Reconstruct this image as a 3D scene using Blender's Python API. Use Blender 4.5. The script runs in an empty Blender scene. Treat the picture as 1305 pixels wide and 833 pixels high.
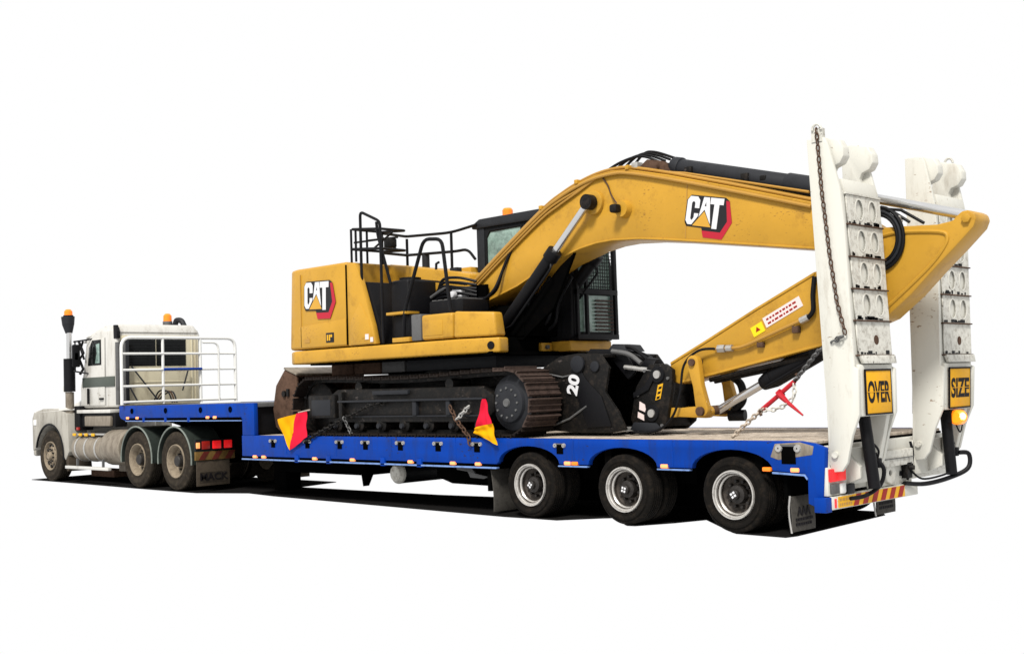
import bpy, bmesh, math, random
from mathutils import Vector, Matrix
random.seed(7)
R = math.radians
S = bpy.context.scene
COL = S.collection

# ------------------------------------------------------------------ camera
cd = bpy.data.cameras.new('camera'); cam = bpy.data.objects.new('camera', cd); COL.objects.link(cam)
cd.sensor_fit = 'HORIZONTAL'; cd.sensor_width = 36.0; cd.lens = 36.0 * 1505.0 / 1305.0
cd.clip_end = 500
rx = Vector((0.710611, 0.702856, -0.032027)); up = Vector((0.058476, -0.013636, 0.998196)); fw = Vector((-0.701151, 0.711201, 0.05079))
cam.matrix_world = Matrix(((rx.x, up.x, -fw.x, 7.3728), (rx.y, up.y, -fw.y, -10.7854), (rx.z, up.z, -fw.z, 1.6514), (0, 0, 0, 1)))
S.camera = cam
# ------------------------------------------------------------------ plain white surroundings and one soft sun
w = bpy.data.worlds.new('World'); S.world = w; w.use_nodes = True
w.node_tree.nodes['Background'].inputs[0].default_value = (1, 1, 1, 1)
w.node_tree.nodes['Background'].inputs[1].default_value = 1.0
sl = bpy.data.lights.new('sun', 'SUN'); sun = bpy.data.objects.new('sun', sl); COL.objects.link(sun)
sl.energy = 5.0; sl.angle = R(12); sl.color = (1, 0.97, 0.92)
sun.rotation_euler = Vector((-0.32, 0.60, -0.75)).to_track_quat('-Z', 'Y').to_euler()
sun.location = (-4, -8, 12)
S.view_settings.view_transform = 'Standard'; S.view_settings.look = 'None'
S.view_settings.exposure = 0; S.view_settings.gamma = 1; S.view_settings.use_curve_mapping = False
S.cycles.max_bounces = 6; S.cycles.diffuse_bounces = 3; S.cycles.glossy_bounces = 3

# ------------------------------------------------------------------ materials
MATS = {}
def mat(name, col, rough=0.5, metal=0.0, spec=0.4, dirt=None, amount=0.3, scale=3.0, var=0.10, bump=0.0, emit=0.0, coat=0.0, streak=False, chips=None, chip_scale=26.0):
    m = bpy.data.materials.new(name); m.use_nodes = True
    nt = m.node_tree; b = nt.nodes['Principled BSDF']
    b.inputs['Roughness'].default_value = rough; b.inputs['Metallic'].default_value = metal
    b.inputs['Specular IOR Level'].default_value = spec; b.inputs['Coat Weight'].default_value = coat
    b.inputs['Coat Roughness'].default_value = 0.15
    if emit:
        b.inputs['Emission Color'].default_value = (*col, 1); b.inputs['Emission Strength'].default_value = emit
    g = nt.nodes.new('ShaderNodeNewGeometry'); mp = nt.nodes.new('ShaderNodeMapping')
    nt.links.new(g.outputs['Position'], mp.inputs['Vector'])
    mp.inputs['Scale'].default_value = (1, 1, 0.25) if streak else (1, 1, 1)
    n1 = nt.nodes.new('ShaderNodeTexNoise'); n1.inputs['Scale'].default_value = scale; n1.inputs['Detail'].default_value = 8; n1.inputs['Roughness'].default_value = 0.65
    nt.links.new(mp.outputs['Vector'], n1.inputs['Vector'])
    hv = nt.nodes.new('ShaderNodeMix'); hv.data_type = 'RGBA'
    hv.inputs[6].default_value = (*[c * (1 - var) for c in col], 1); hv.inputs[7].default_value = (*[min(1, c * (1 + var)) for c in col], 1)
    nt.links.new(n1.outputs['Fac'], hv.inputs[0]); out = hv.outputs[2]
    if dirt:
        n2 = nt.nodes.new('ShaderNodeTexNoise'); n2.inputs['Scale'].default_value = scale * 2.3; n2.inputs['Detail'].default_value = 12; n2.inputs['Roughness'].default_value = 0.75
        nt.links.new(mp.outputs['Vector'], n2.inputs['Vector'])
        cr = nt.nodes.new('ShaderNodeMapRange'); cr.inputs[1].default_value = 0.62 - amount * 0.35; cr.inputs[2].default_value = 0.80 - amount * 0.2
        cr.inputs[4].default_value = min(1.0, 0.35 + amount)
        nt.links.new(n2.outputs['Fac'], cr.inputs[0])
        dm = nt.nodes.new('ShaderNodeMix'); dm.data_type = 'RGBA'; dm.inputs[7].default_value = (*dirt, 1)
        nt.links.new(cr.outputs[0], dm.inputs[0]); nt.links.new(out, dm.inputs[6]); out = dm.outputs[2]
    if chips:
        n4 = nt.nodes.new('ShaderNodeTexNoise'); n4.inputs['Scale'].default_value = chip_scale; n4.inputs['Detail'].default_value = 5; n4.inputs['Roughness'].default_value = 0.6
        sm = nt.nodes.new('ShaderNodeMapping'); sm.inputs['Rotation'].default_value = (0.3, 0.5, 0.2); sm.inputs['Scale'].default_value = (0.45, 1, 1)
        nt.links.new(g.outputs['Position'], sm.inputs['Vector']); nt.links.new(sm.outputs['Vector'], n4.inputs['Vector'])
        n5 = nt.nodes.new('ShaderNodeTexNoise'); n5.inputs['Scale'].default_value = 1.3; n5.inputs['Detail'].default_value = 4
        nt.links.new(g.outputs['Position'], n5.inputs['Vector'])
        ad = nt.nodes.new('ShaderNodeMath'); ad.operation = 'MULTIPLY_ADD'; ad.inputs[1].default_value = 0.55
        nt.links.new(n5.outputs['Fac'], ad.inputs[0]); nt.links.new(n4.outputs['Fac'], ad.inputs[2])
        cm = nt.nodes.new('ShaderNodeMapRange'); cm.inputs[1].default_value = 0.955; cm.inputs[2].default_value = 1.0; cm.inputs[4].default_value = 0.85
        nt.links.new(ad.outputs[0], cm.inputs[0])
        cx_ = nt.nodes.new('ShaderNodeMix'); cx_.data_type = 'RGBA'; cx_.inputs[7].default_value = (*chips, 1)
        nt.links.new(cm.outputs[0], cx_.inputs[0]); nt.links.new(out, cx_.inputs[6]); out = cx_.outputs[2]
    nt.links.new(out, b.inputs['Base Color'])
    rr = nt.nodes.new('ShaderNodeMapRange'); rr.inputs[3].default_value = max(0.03, rough - 0.1); rr.inputs[4].default_value = min(1, rough + 0.15)
    nt.links.new(n1.outputs['Fac'], rr.inputs[0]); nt.links.new(rr.outputs[0], b.inputs['Roughness'])
    if bump:
        bp = nt.nodes.new('ShaderNodeBump'); bp.inputs['Strength'].default_value = bump; bp.inputs['Distance'].default_value = 0.01
        n3 = nt.nodes.new('ShaderNodeTexNoise'); n3.inputs['Scale'].default_value = scale * 12; n3.inputs['Detail'].default_value = 6
        nt.links.new(g.outputs['Position'], n3.inputs['Vector']); nt.links.new(n3.outputs['Fac'], bp.inputs['Height']); nt.links.new(bp.outputs['Normal'], b.inputs['Normal'])
    MATS[name] = m
    return m
mat('yellow', (0.41, 0.219, 0.022), 0.40, spec=0.22, dirt=(0.17, 0.080, 0.012), amount=0.26, scale=1.5, var=0.20, bump=0.06, coat=0.04, chips=(0.19, 0.095, 0.018), chip_scale=55.0)
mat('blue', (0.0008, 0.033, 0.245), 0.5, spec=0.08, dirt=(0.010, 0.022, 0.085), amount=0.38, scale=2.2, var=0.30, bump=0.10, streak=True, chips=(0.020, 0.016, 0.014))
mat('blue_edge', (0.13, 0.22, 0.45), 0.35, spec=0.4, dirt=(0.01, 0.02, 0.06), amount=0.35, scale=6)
mat('white', (0.51, 0.50, 0.45), 0.45, spec=0.25, dirt=(0.24, 0.20, 0.15), amount=0.24, scale=2.5, var=0.08, bump=0.06, streak=True, chips=(0.20, 0.14, 0.09), chip_scale=30)
mat('white_worn', (0.51, 0.50, 0.45), 0.5, spec=0.2, dirt=(0.10, 0.07, 0.045), amount=0.42, scale=7, var=0.14, bump=0.2, chips=(0.03, 0.02, 0.014), chip_scale=22)
mat('cab_white', (0.47, 0.46, 0.43), 0.32, spec=0.3, dirt=(0.21, 0.185, 0.145), amount=0.34, scale=2, var=0.10, coat=0.1, streak=True, chips=(0.12, 0.08, 0.05))
mat('guard_dusty', (0.30, 0.285, 0.25), 0.5, spec=0.25, dirt=(0.10, 0.085, 0.065), amount=0.45, scale=3, var=0.15, streak=True)
mat('board_shaded', (0.13, 0.075, 0.02), 0.7, spec=0.1, dirt=(0.05, 0.03, 0.012), amount=0.5, scale=6)  # hazard board yellow browned to paint the shade it stands in
mat('board_red_shaded', (0.09, 0.014, 0.010), 0.7, spec=0.1, dirt=(0.04, 0.014, 0.01), amount=0.5, scale=6)  # stripe red darkened for the same painted shade
mat('lamp_core', (1.0, 0.75, 0.22), 0.3, emit=3.0)
mat('cream', (0.50, 0.455, 0.33), 0.5, spec=0.2, dirt=(0.22, 0.16, 0.10), amount=0.3, scale=2.5, var=0.1, streak=True)
mat('rack_white', (0.60, 0.60, 0.58), 0.4, spec=0.3, var=0.06)
mat('rubber', (0.006, 0.0052, 0.0045), 0.88, spec=0.07, dirt=(0.024, 0.018, 0.013), amount=0.38, scale=5, bump=0.3)
mat('rubber_dusty', (0.022, 0.018, 0.014), 0.9, spec=0.06, dirt=(0.06, 0.048, 0.034), amount=0.4, scale=5, bump=0.2)
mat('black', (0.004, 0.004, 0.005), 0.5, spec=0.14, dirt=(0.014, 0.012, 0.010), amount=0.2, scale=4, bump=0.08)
mat('black_steel', (0.004, 0.0036, 0.0034), 0.5, spec=0.16, dirt=(0.032, 0.024, 0.018), amount=0.36, scale=4.5, bump=0.35, chips=(0.06, 0.05, 0.045), chip_scale=20)
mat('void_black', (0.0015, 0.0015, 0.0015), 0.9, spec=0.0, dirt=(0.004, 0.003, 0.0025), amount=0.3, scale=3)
mat('dark_grey', (0.014, 0.015, 0.018), 0.55, spec=0.18, dirt=(0.006, 0.006, 0.006), amount=0.3, scale=3, bump=0.1)
mat('grey', (0.085, 0.085, 0.085), 0.5, spec=0.25, dirt=(0.03, 0.026, 0.022), amount=0.35, scale=5, bump=0.1)
mat('flap', (0.055, 0.051, 0.045), 0.75, spec=0.1, dirt=(0.018, 0.016, 0.014), amount=0.4, scale=6, bump=0.15)
mat('flap_dusty', (0.05, 0.039, 0.028), 0.8, spec=0.1, dirt=(0.02, 0.015, 0.011), amount=0.4, scale=6, bump=0.15)
mat('fender_green', (0.022, 0.028, 0.024), 0.45, spec=0.2, dirt=(0.01, 0.01, 0.008), amount=0.35, scale=5)
mat('fender_edge', (0.15, 0.17, 0.15), 0.4, spec=0.3, dirt=(0.05, 0.05, 0.04), amount=0.3, scale=7)
mat('rim_inner', (0.060, 0.050, 0.042), 0.5, metal=0.3, spec=0.25, dirt=(0.015, 0.012, 0.010), amount=0.5, scale=9)
mat('rim_silver', (0.50, 0.48, 0.45), 0.30, metal=0.6, spec=0.45, dirt=(0.08, 0.06, 0.045), amount=0.36, scale=8)
mat('rim_dusty', (0.22, 0.18, 0.13), 0.7, spec=0.15, dirt=(0.07, 0.05, 0.035), amount=0.45, scale=8)
mat('hub_dark', (0.014, 0.012, 0.011), 0.5, spec=0.25, dirt=(0.06, 0.055, 0.05), amount=0.35, scale=20)
mat('chrome', (0.6, 0.6, 0.6), 0.18, metal=0.9, spec=0.5, var=0.08)
mat('steel', (0.42, 0.41, 0.39), 0.35, metal=0.6, dirt=(0.10, 0.08, 0.06), amount=0.3, scale=9)
mat('tank_alloy', (0.22, 0.19, 0.15), 0.5, metal=0.2, spec=0.25, dirt=(0.07, 0.052, 0.036), amount=0.5, scale=4, streak=True)
mat('rust', (0.080, 0.047, 0.032), 0.85, spec=0.08, dirt=(0.026, 0.015, 0.010), amount=0.5, scale=4, var=0.3, bump=0.35)
mat('track_brown', (0.050, 0.033, 0.027), 0.7, spec=0.16, dirt=(0.010, 0.007, 0.006), amount=0.48, scale=6, var=0.4, bump=0.4)
mat('track_dark', (0.008, 0.0055, 0.0045), 0.7, spec=0.12, dirt=(0.030, 0.018, 0.012), amount=0.25, scale=6, var=0.35, bump=0.35)
mat('wood', (0.42, 0.36, 0.295), 0.8, spec=0.1, dirt=(0.10, 0.075, 0.055), amount=0.5, scale=4, var=0.25, bump=0.3)
mat('asphalt_shaded', (0.010, 0.0095, 0.0095), 0.95, spec=0.0, dirt=(0.017, 0.016, 0.015), amount=0.4, scale=9, var=0.3, bump=0.5)  # asphalt darkened well below its own tone to stand for the vehicles' shade
mat('glass_dark', (0.006, 0.007, 0.007), 0.10, spec=0.12, var=0.3)
mat('glass_cab_sheen', (0.20, 0.29, 0.255), 0.05, spec=0.7, dirt=(0.012, 0.02, 0.018), amount=0.5, var=0.6, scale=2.6)  # pale tone broken by dark patches paints reflections into the glass
mat('sign_yellow', (0.62, 0.31, 0.008), 0.5, spec=0.15, dirt=(0.40, 0.19, 0.01), amount=0.25, scale=6, var=0.06)
mat('sign_black', (0.006, 0.005, 0.006), 0.55, spec=0.1)
mat('red_paint', (0.38, 0.012, 0.02), 0.45, spec=0.2, dirt=(0.12, 0.01, 0.01), amount=0.25, scale=8)
mat('stripe_red', (0.24, 0.012, 0.008), 0.45, spec=0.15, var=0.15)
mat('stripe_yellow', (0.58, 0.31, 0.014), 0.45, spec=0.15, var=0.12)
mat('flag_yellow', (0.62, 0.29, 0.003), 0.8, spec=0.05, var=0.14, scale=8)
mat('flag_red', (0.56, 0.012, 0.035), 0.8, spec=0.05, var=0.18, scale=8)
mat('logo_red', (0.36, 0.013, 0.028), 0.4, spec=0.2)
mat('logo_white', (0.55, 0.55, 0.56), 0.4, spec=0.2, var=0.04)
mat('logo_black', (0.012, 0.012, 0.014), 0.45, spec=0.2)
mat('logo_yellow', (0.48, 0.26, 0.035), 0.4, spec=0.2)
mat('sticker_pink', (0.62, 0.52, 0.50), 0.5, spec=0.2, var=0.04)
mat('sticker_yellow', (0.70, 0.52, 0.01), 0.5, spec=0.2)
mat('lamp_red', (0.80, 0.012, 0.015), 0.3, spec=0.4, emit=0.35)
mat('lamp_red_dim', (0.25, 0.012, 0.008), 0.3, spec=0.4)
mat('lamp_amber', (0.85, 0.19, 0.01), 0.25, spec=0.4, emit=0.25)
mat('lamp_amber_lit', (1.0, 0.22, 0.006), 0.3, emit=1.0)
mat('marker_lit', (1.0, 0.30, 0.10), 0.3, emit=0.8)
mat('band_green', (0.05, 0.06, 0.05), 0.35, spec=0.3, var=0.4, scale=2)
mat('copper_line', (0.34, 0.18, 0.03), 0.35, spec=0.3, var=0.12)

# ------------------------------------------------------------------ mesh helpers
class MB:
    def __init__(s): s.v = []; s.f = []
    def add(s, vs, fs):
        o = len(s.v); s.v += [tuple(p) for p in vs]; s.f += [[i + o for i in f] for f in fs]; return s
    def box(s, x0, x1, y0, y1, z0, z1):
        return s.add([(x0, y0, z0), (x1, y0, z0), (x1, y1, z0), (x0, y1, z0), (x0, y0, z1), (x1, y0, z1), (x1, y1, z1), (x0, y1, z1)],
                     [(0, 3, 2, 1), (4, 5, 6, 7), (0, 1, 5, 4), (1, 2, 6, 5), (2, 3, 7, 6), (3, 0, 4, 7)])
    def prism(s, a, b):            # two matching loops of 3-D points
        n = len(a)
        return s.add(list(a) + list(b), [list(range(n))[::-1], [i + n for i in range(n)]] + [[i, (i + 1) % n, (i + 1) % n + n, i + n] for i in range(n)])
    def py(s, poly, y0, y1): return s.prism([(x, y0, z) for x, z in poly], [(x, y1, z) for x, z in poly])
    def px(s, poly, x0, x1): return s.prism([(x0, y, z) for y, z in poly], [(x1, y, z) for y, z in poly])
    def pz(s, poly, z0, z1): return s.prism([(x, y, z0) for x, y in poly], [(x, y, z1) for x, y in poly])
    def tube(s, pts, r, n=8, r1=None, closed=False):
        P = [Vector(p) for p in pts]; N = len(P); rings = []
        prev = None
        for i, p in enumerate(P):
            if closed: t = (P[(i + 1) % N] - P[i - 1])
            else: t = (P[min(i + 1, N - 1)] - P[max(i - 1, 0)])
            t.normalize()
            if prev is None:
                a = Vector((0, 0, 1)) if abs(t.z) < 0.9 else Vector((1, 0, 0)); u = t.cross(a).normalized()
            else:
                u = (prev - t * prev.dot(t)).normalized()
            prev = u; v = t.cross(u)
            rr = r if r1 is None else r + (r1 - r) * i / (N - 1)
            rings.append([p + (u * math.cos(2 * math.pi * k / n) + v * math.sin(2 * math.pi * k / n)) * rr for k in range(n)])
        vs = [q for g in rings for q in g]; fs = []
        for i in range(N if closed else N - 1):
            j = (i + 1) % N
            fs += [(i * n + k, i * n + (k + 1) % n, j * n + (k + 1) % n, j * n + k) for k in range(n)]
        if not closed: fs += [list(range(n))[::-1], [(N - 1) * n + k for k in range(n)]]
        return s.add(vs, fs)
    def cyl(s, p, q, r, r1=None, n=18): return s.tube([p, q], r, n, r1)
    def lathe(s, prof, c=(0, 0, 0), n=40, closed=True):     # axis Y, prof of (r, y)
        m = len(prof); vs = []
        for i in range(n):
            a = 2 * math.pi * i / n
            vs += [(c[0] + r * math.cos(a), c[1] + y, c[2] + r * math.sin(a)) for r, y in prof]
        fs = []
        for i in range(n):
            j = (i + 1) % n
            for k in range(m if closed else m - 1):
                l = (k + 1) % m; fs.append((i * m + k, j * m + k, j * m + l, i * m + l))
        return s.add(vs, fs)
    def chain(s, pts, pitch=0.055, r=0.008, wdt=0.02):
        P = [Vector(p) for p in pts]; seg = [(P[i + 1] - P[i]).length for i in range(len(P) - 1)]; tot = sum(seg); k = 0; d = pitch / 2
        while d < tot:
            e = d; i = 0
            while i < len(seg) - 1 and e > seg[i]: e -= seg[i]; i += 1
            t = (P[i + 1] - P[i]).normalized(); c = P[i] + t * e
            a = Vector((0, 0, 1)) if abs(t.z) < 0.9 else Vector((1, 0, 0)); u = t.cross(a).normalized(); v = t.cross(u)
            if k % 2: u = v
            h = pitch * 0.62
            loop = [c + t * (h * math.cos(q)) + u * (wdt * math.sin(q)) for q in [2 * math.pi * j / 8 for j in range(8)]]
            s.tube(loop, r, 4, closed=True); k += 1; d += pitch
        return s
def arc(cx, cz, rx_, rz_, a0, a1, n): return [(cx + rx_ * math.cos(R(a0 + (a1 - a0) * i / n)), cz + rz_ * math.sin(R(a0 + (a1 - a0) * i / n))) for i in range(n + 1)]
def smooth_line(pts, n=6):
    P = [Vector(p) for p in pts]; out = []
    for i in range(len(P) - 1):
        a, b, c, d = P[max(i - 1, 0)], P[i], P[i + 1], P[min(i + 2, len(P) - 1)]
        for k in range(n):
            t = k / n; out.append(0.5 * ((2 * b) + (c - a) * t + (2 * a - 5 * b + 4 * c - d) * t * t + (3 * b - a - 3 * c + d) * t ** 3))
    return out + [P[-1]]
def bend(pts, rad=0.08, n=4):
    P = [Vector(p) for p in pts]; out = [P[0]]
    for i in range(1, len(P) - 1):
        a = (P[i - 1] - P[i]); b = (P[i + 1] - P[i]); q = min(rad, a.length * .45, b.length * .45)
        A = P[i] + a.normalized() * q; B = P[i] + b.normalized() * q
        for k in range(n + 1):
            t = k / n; out.append(A * (1 - t) ** 2 + P[i] * 2 * t * (1 - t) + B * t * t)
    return out + [P[-1]]
def mesh(mb, bevel=0.0, seg=2, ang=32):
    me = bpy.data.meshes.new('m'); bm = bmesh.new()
    vs = [bm.verts.new(p) for p in mb.v]
    for f in mb.f:
        try: bm.faces.new([vs[i] for i in f])
        except ValueError: pass
    bmesh.ops.recalc_face_normals(bm, faces=bm.faces)
    if bevel:
        es = [e for e in bm.edges if len(e.link_faces) == 2 and e.calc_face_angle(0) > R(25)]
        bmesh.ops.bevel(bm, geom=es, offset=bevel, segments=seg, affect='EDGES', profile=0.5, clamp_overlap=True)
    for f in bm.faces: f.smooth = True
    bm.to_mesh(me); bm.free()
    me.set_sharp_from_angle(angle=R(ang))
    return me
def link(name, me, m, parent=None, local=False):
    o = bpy.data.objects.new(name, me); COL.objects.link(o); me.name = name
    if m and not me.materials: me.materials.append(MATS[m])
    if parent:
        o.parent = parent
        if not local: o.matrix_parent_inverse = Matrix.Translation(-parent.location) if parent.type == 'EMPTY' else Matrix.Identity(4)
    return o
def part(name, mb, m, parent, bevel=0.0, seg=2, ang=32): return link(name, mesh(mb, bevel, seg, ang), m, parent)
def inst(name, me, parent, loc, rot=(0, 0, 0), local=False):
    o = bpy.data.objects.new(name, me); COL.objects.link(o)
    o.parent = parent
    if not local and parent.type == 'EMPTY': o.matrix_parent_inverse = Matrix.Translation(-parent.location)
    o.location = loc; o.rotation_euler = rot
    return o
def tag(o, label, cat, group=None, kind=None):
    if label: o['label'] = label
    if cat: o['category'] = cat
    if group: o['group'] = group
    if kind: o['kind'] = kind
    return o
def thing(name, label, cat, loc, group=None):
    o = bpy.data.objects.new(name, None); COL.objects.link(o); o.location = loc; o.empty_display_size = 0.3
    return tag(o, label, cat, group)
def flat(loops, depth, to3d, m, name, parent, bold=0.0):
    """filled outline with holes, extruded; to3d maps (u, v, w) to world"""
    cu = bpy.data.curves.new('c', 'CURVE'); cu.dimensions = '2D'; cu.fill_mode = 'BOTH'; cu.extrude = depth / 2
    for lp in loops:
        sp = cu.splines.new('POLY'); sp.points.add(len(lp) - 1); sp.use_cyclic_u = True
        for p, q in zip(sp.points, lp): p.co = (q[0], q[1], 0, 1)
    return cv(cu, to3d, m, name, parent)
def cv(cu, to3d, m, name, parent):
    t = bpy.data.objects.new('t', cu); COL.objects.link(t)
    dg = bpy.context.evaluated_depsgraph_get(); me = bpy.data.meshes.new_from_object(t.evaluated_get(dg))
    bpy.data.objects.remove(t); bpy.data.curves.remove(cu)
    for v in me.vertices: v.co = to3d(*v.co)
    me.materials.clear(); me.update()
    bm = bmesh.new(); bm.from_mesh(me); bmesh.ops.remove_doubles(bm, verts=bm.verts, dist=1e-5); bmesh.ops.recalc_face_normals(bm, faces=bm.faces); bm.to_mesh(me); bm.free()
    return link(name, me, m, parent) if parent is not False else me
def text(body, size, depth, to3d, m, name, parent, bold=0.0):
    cu = bpy.data.curves.new('c', 'FONT'); cu.body = body; cu.size = size; cu.extrude = depth / 2; cu.align_x = 'CENTER'; cu.align_y = 'CENTER'; cu.offset = bold
    return cv(cu, to3d, m, name, parent)

# ------------------------------------------------------------------ strip of road under the wheels, its shadow put into outline and near-black colour
road_shaded = part('road_shaded', MB().pz([(-18.05, 0.10), (-15.6, 0.06), (-13.2, 0.0), (-11.1, 0.0), (-10.1, 0.42), (-9.2, 0.30), (-3.5, -0.01), (-3.0, 0.02), (-2.62, 0.03), (-2.25, 0.48), (-1.95, 0.75), (-1.60, 0.10), (-1.50, 0.03), (-1.40, 0.05), (-1.17, 0.51), (-1.03, 0.95), (-0.10, 0.12), (0.0, 0.05), (0.62, 0.04), (0.66, 0.2), (0.545, 2.36), (0.32, 2.62),
      (-4.75, 2.62), (-5.4, 1.84), (-6.63, 1.67), (-10.26, 1.56), (-10.55, 2.6), (-18.2, 2.6)], -0.012, 0.0), 'asphalt_shaded', None)
tag(road_shaded, None, None, kind='structure')

# ------------------------------------------------------------------ wheels
def tyre_mesh(r, ri, wd, grooves=4):
    e = r - ri
    prof = [(ri, 0.02), (ri + 0.02, 0.004), (ri + 0.028, -0.002), (ri + 0.034, 0.002), (ri + e * 0.42, -0.010), (ri + e * 0.46, -0.016), (ri + e * 0.60, -0.016), (ri + e * 0.64, -0.009), (r - 0.05, -0.001), (r - 0.044, 0.004), (r - 0.036, 0.002), (r - 0.015, 0.012), (r, 0.03)]
    for g in range(grooves):
        c = 0.03 + (wd - 0.06) * (g + 1) / (grooves + 1)
        prof += [(r, c - 0.009), (r - 0.014, c - 0.006), (r - 0.014, c + 0.006), (r, c + 0.009)]
    prof += [(r, wd - 0.03), (r - 0.015, wd - 0.012), (r - 0.05, wd), (ri + 0.03, wd), (ri, wd - 0.02)]
    return mesh(MB().lathe(prof, n=56), ang=40)
def wheel_set(kind):
    d = {}
    if kind == 'trailer':
        r, ri, wd = 0.41, 0.265, 0.25
        d['wheel'] = mesh(MB().lathe([(0.268, 0.012), (0.262, -0.008), (0.25, -0.008), (0.243, 0.02), (0.236, 0.03), (0.222, 0.05), (0.215, 0.13), (0.18, 0.15), (0.10, 0.155), (0.10, 0.2), (0.25, 0.22)], n=48))
        hub = MB().lathe([(0.001, 0.0), (0.045, 0.0), (0.055, 0.012), (0.058, 0.05), (0.098, 0.065), (0.105, 0.155), (0.001, 0.155)], n=24, closed=False)
        d['hub'] = mesh(hub)
        nu = MB()
        for k in range(10):
            a = 2 * math.pi * k / 10; nu.cyl((0.143 * math.cos(a), 0.10, 0.143 * math.sin(a)), (0.143 * math.cos(a), 0.155, 0.143 * math.sin(a)), 0.018, n=6)
        d['wheel_nuts'] = mesh(nu)
        b = MB()
        for sx in (-1, 1):
            for sz in (-1, 1): b.box(sx * 0.018 - 0.012, sx * 0.018 + 0.012, -0.006, 0.004, sz * 0.018 - 0.012, sz * 0.018 + 0.012)
        d['hub_cap'] = mesh(b); d['rim_ring'] = mesh(MB().lathe([(0.270, 0.010), (0.264, -0.012), (0.250, -0.012), (0.242, 0.006), (0.232, 0.012), (0.228, 0.030), (0.238, 0.034), (0.262, 0.02)], n=48).lathe([(0.226, 0.050), (0.219, 0.046), (0.206, 0.060), (0.204, 0.075), (0.214, 0.08), (0.226, 0.065)], n=48)); ms = {'rim_ring': 'rim_silver', 'wheel': 'rim_inner', 'hub': 'hub_dark', 'wheel_nuts': 'hub_dark', 'hub_cap': 'logo_white', 'tyre': 'rubber'}
    elif kind == 'drive':
        r, ri, wd = 0.525, 0.30, 0.27
        d['wheel'] = mesh(MB().lathe([(0.303, 0.012), (0.298, -0.008), (0.285, -0.006), (0.275, 0.02), (0.262, 0.04), (0.25, 0.14), (0.21, 0.17), (0.12, 0.175), (0.12, 0.22), (0.28, 0.24)], n=48))
        d['hub'] = mesh(MB().lathe([(0.001, 0.02), (0.085, 0.02), (0.10, 0.035), (0.125, 0.175), (0.001, 0.175)], n=24, closed=False))
        nu = MB()
        for k in range(10):
            a = 2 * math.pi * k / 10; nu.cyl((0.168 * math.cos(a), 0.12, 0.168 * math.sin(a)), (0.168 * math.cos(a), 0.175, 0.168 * math.sin(a)), 0.02, n=6)
        d['wheel_nuts'] = mesh(nu); ms = {'wheel': 'rim_dusty', 'hub': 'hub_dark', 'wheel_nuts': 'hub_dark', 'tyre': 'rubber_dusty'}
    else:
        r, ri, wd = 0.525, 0.30, 0.29
        d['wheel'] = mesh(MB().lathe([(0.303, 0.012), (0.298, -0.008), (0.285, -0.006), (0.27, 0.03), (0.255, 0.07), (0.20, 0.05), (0.18, 0.02), (0.10, 0.015), (0.10, 0.2), (0.28, 0.24)], n=48))
        d['hub'] = mesh(MB().lathe([(0.001, -0.05), (0.06, -0.05), (0.075, -0.035), (0.09, 0.02), (0.001, 0.02)], n=24, closed=False))
        nu = MB()
        for k in range(10):
            a = 2 * math.pi * k / 10
            nu.cyl((0.14 * math.cos(a), -0.02, 0.14 * math.sin(a)), (0.14 * math.cos(a), 0.03, 0.14 * math.sin(a)), 0.019, n=6)
            nu.cyl((0.222 * math.cos(a + .3), 0.028, 0.222 * math.sin(a + .3)), (0.222 * math.cos(a + .3), 0.07, 0.222 * math.sin(a + .3)), 0.03, n=10)
        d['wheel_nuts'] = mesh(nu); ms = {'wheel': 'rim_dusty', 'hub': 'rim_dusty', 'wheel_nuts': 'hub_dark', 'tyre': 'rubber_dusty'}
    d['tyre'] = tyre_mesh(r, ri, wd)
    for k in d: d[k].materials.append(MATS[ms[k]]); d[k].name = k
    return d, r, wd
WH = {k: wheel_set(k) for k in ('trailer', 'drive', 'steer')}
def put_wheel(kind, parent, x, y, far=False, spin=0.0, inner=False):
    d, r, wd = WH[kind]
    o = inst('wheel', d['wheel'], parent, (x, y, r), (0, spin, math.pi if far else 0))
    for k in d:
        if k == 'wheel' or (inner and k not in ('tyre',)): continue
        inst(k, d[k], o, (0, 0, 0), local=True)
    return o

# =================================================================== LOW LOADER TRAILER
W = 3.05
T = thing('low_loader_trailer', 'blue drop-deck low loader trailer with white upright rear ramps carrying the yellow excavator', 'trailer', (-4.0, 1.5, 0))
SP = 1.5266; AX = [-2 * SP, -SP, 0.0]
def rail_poly():
    p = [(-9.62, 0.66), (-3.62, 0.66), (-3.6, 0.685)]
    for a in AX: p += arc(a, 0.685, 0.53 if a < -2 else 0.52, 0.215, 180, 0, 14)
    p += [(0.90, 0.665), (0.935, 0.62), (0.93, 0.36), (1.09, 0.30), (1.145, 0.93), (1.02, 0.975), (0.86, 0.998), (-9.62, 0.998)]
    return p
part('side_rail', MB().py(rail_poly(), 0.0, 0.08), 'blue', T, 0.008)
part('side_rail', MB().py([(-9.62, 0.66), (0.60, 0.70), (0.60, 0.998), (-9.62, 0.998)], W - 0.08, W), 'blue', T, 0.008)
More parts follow.
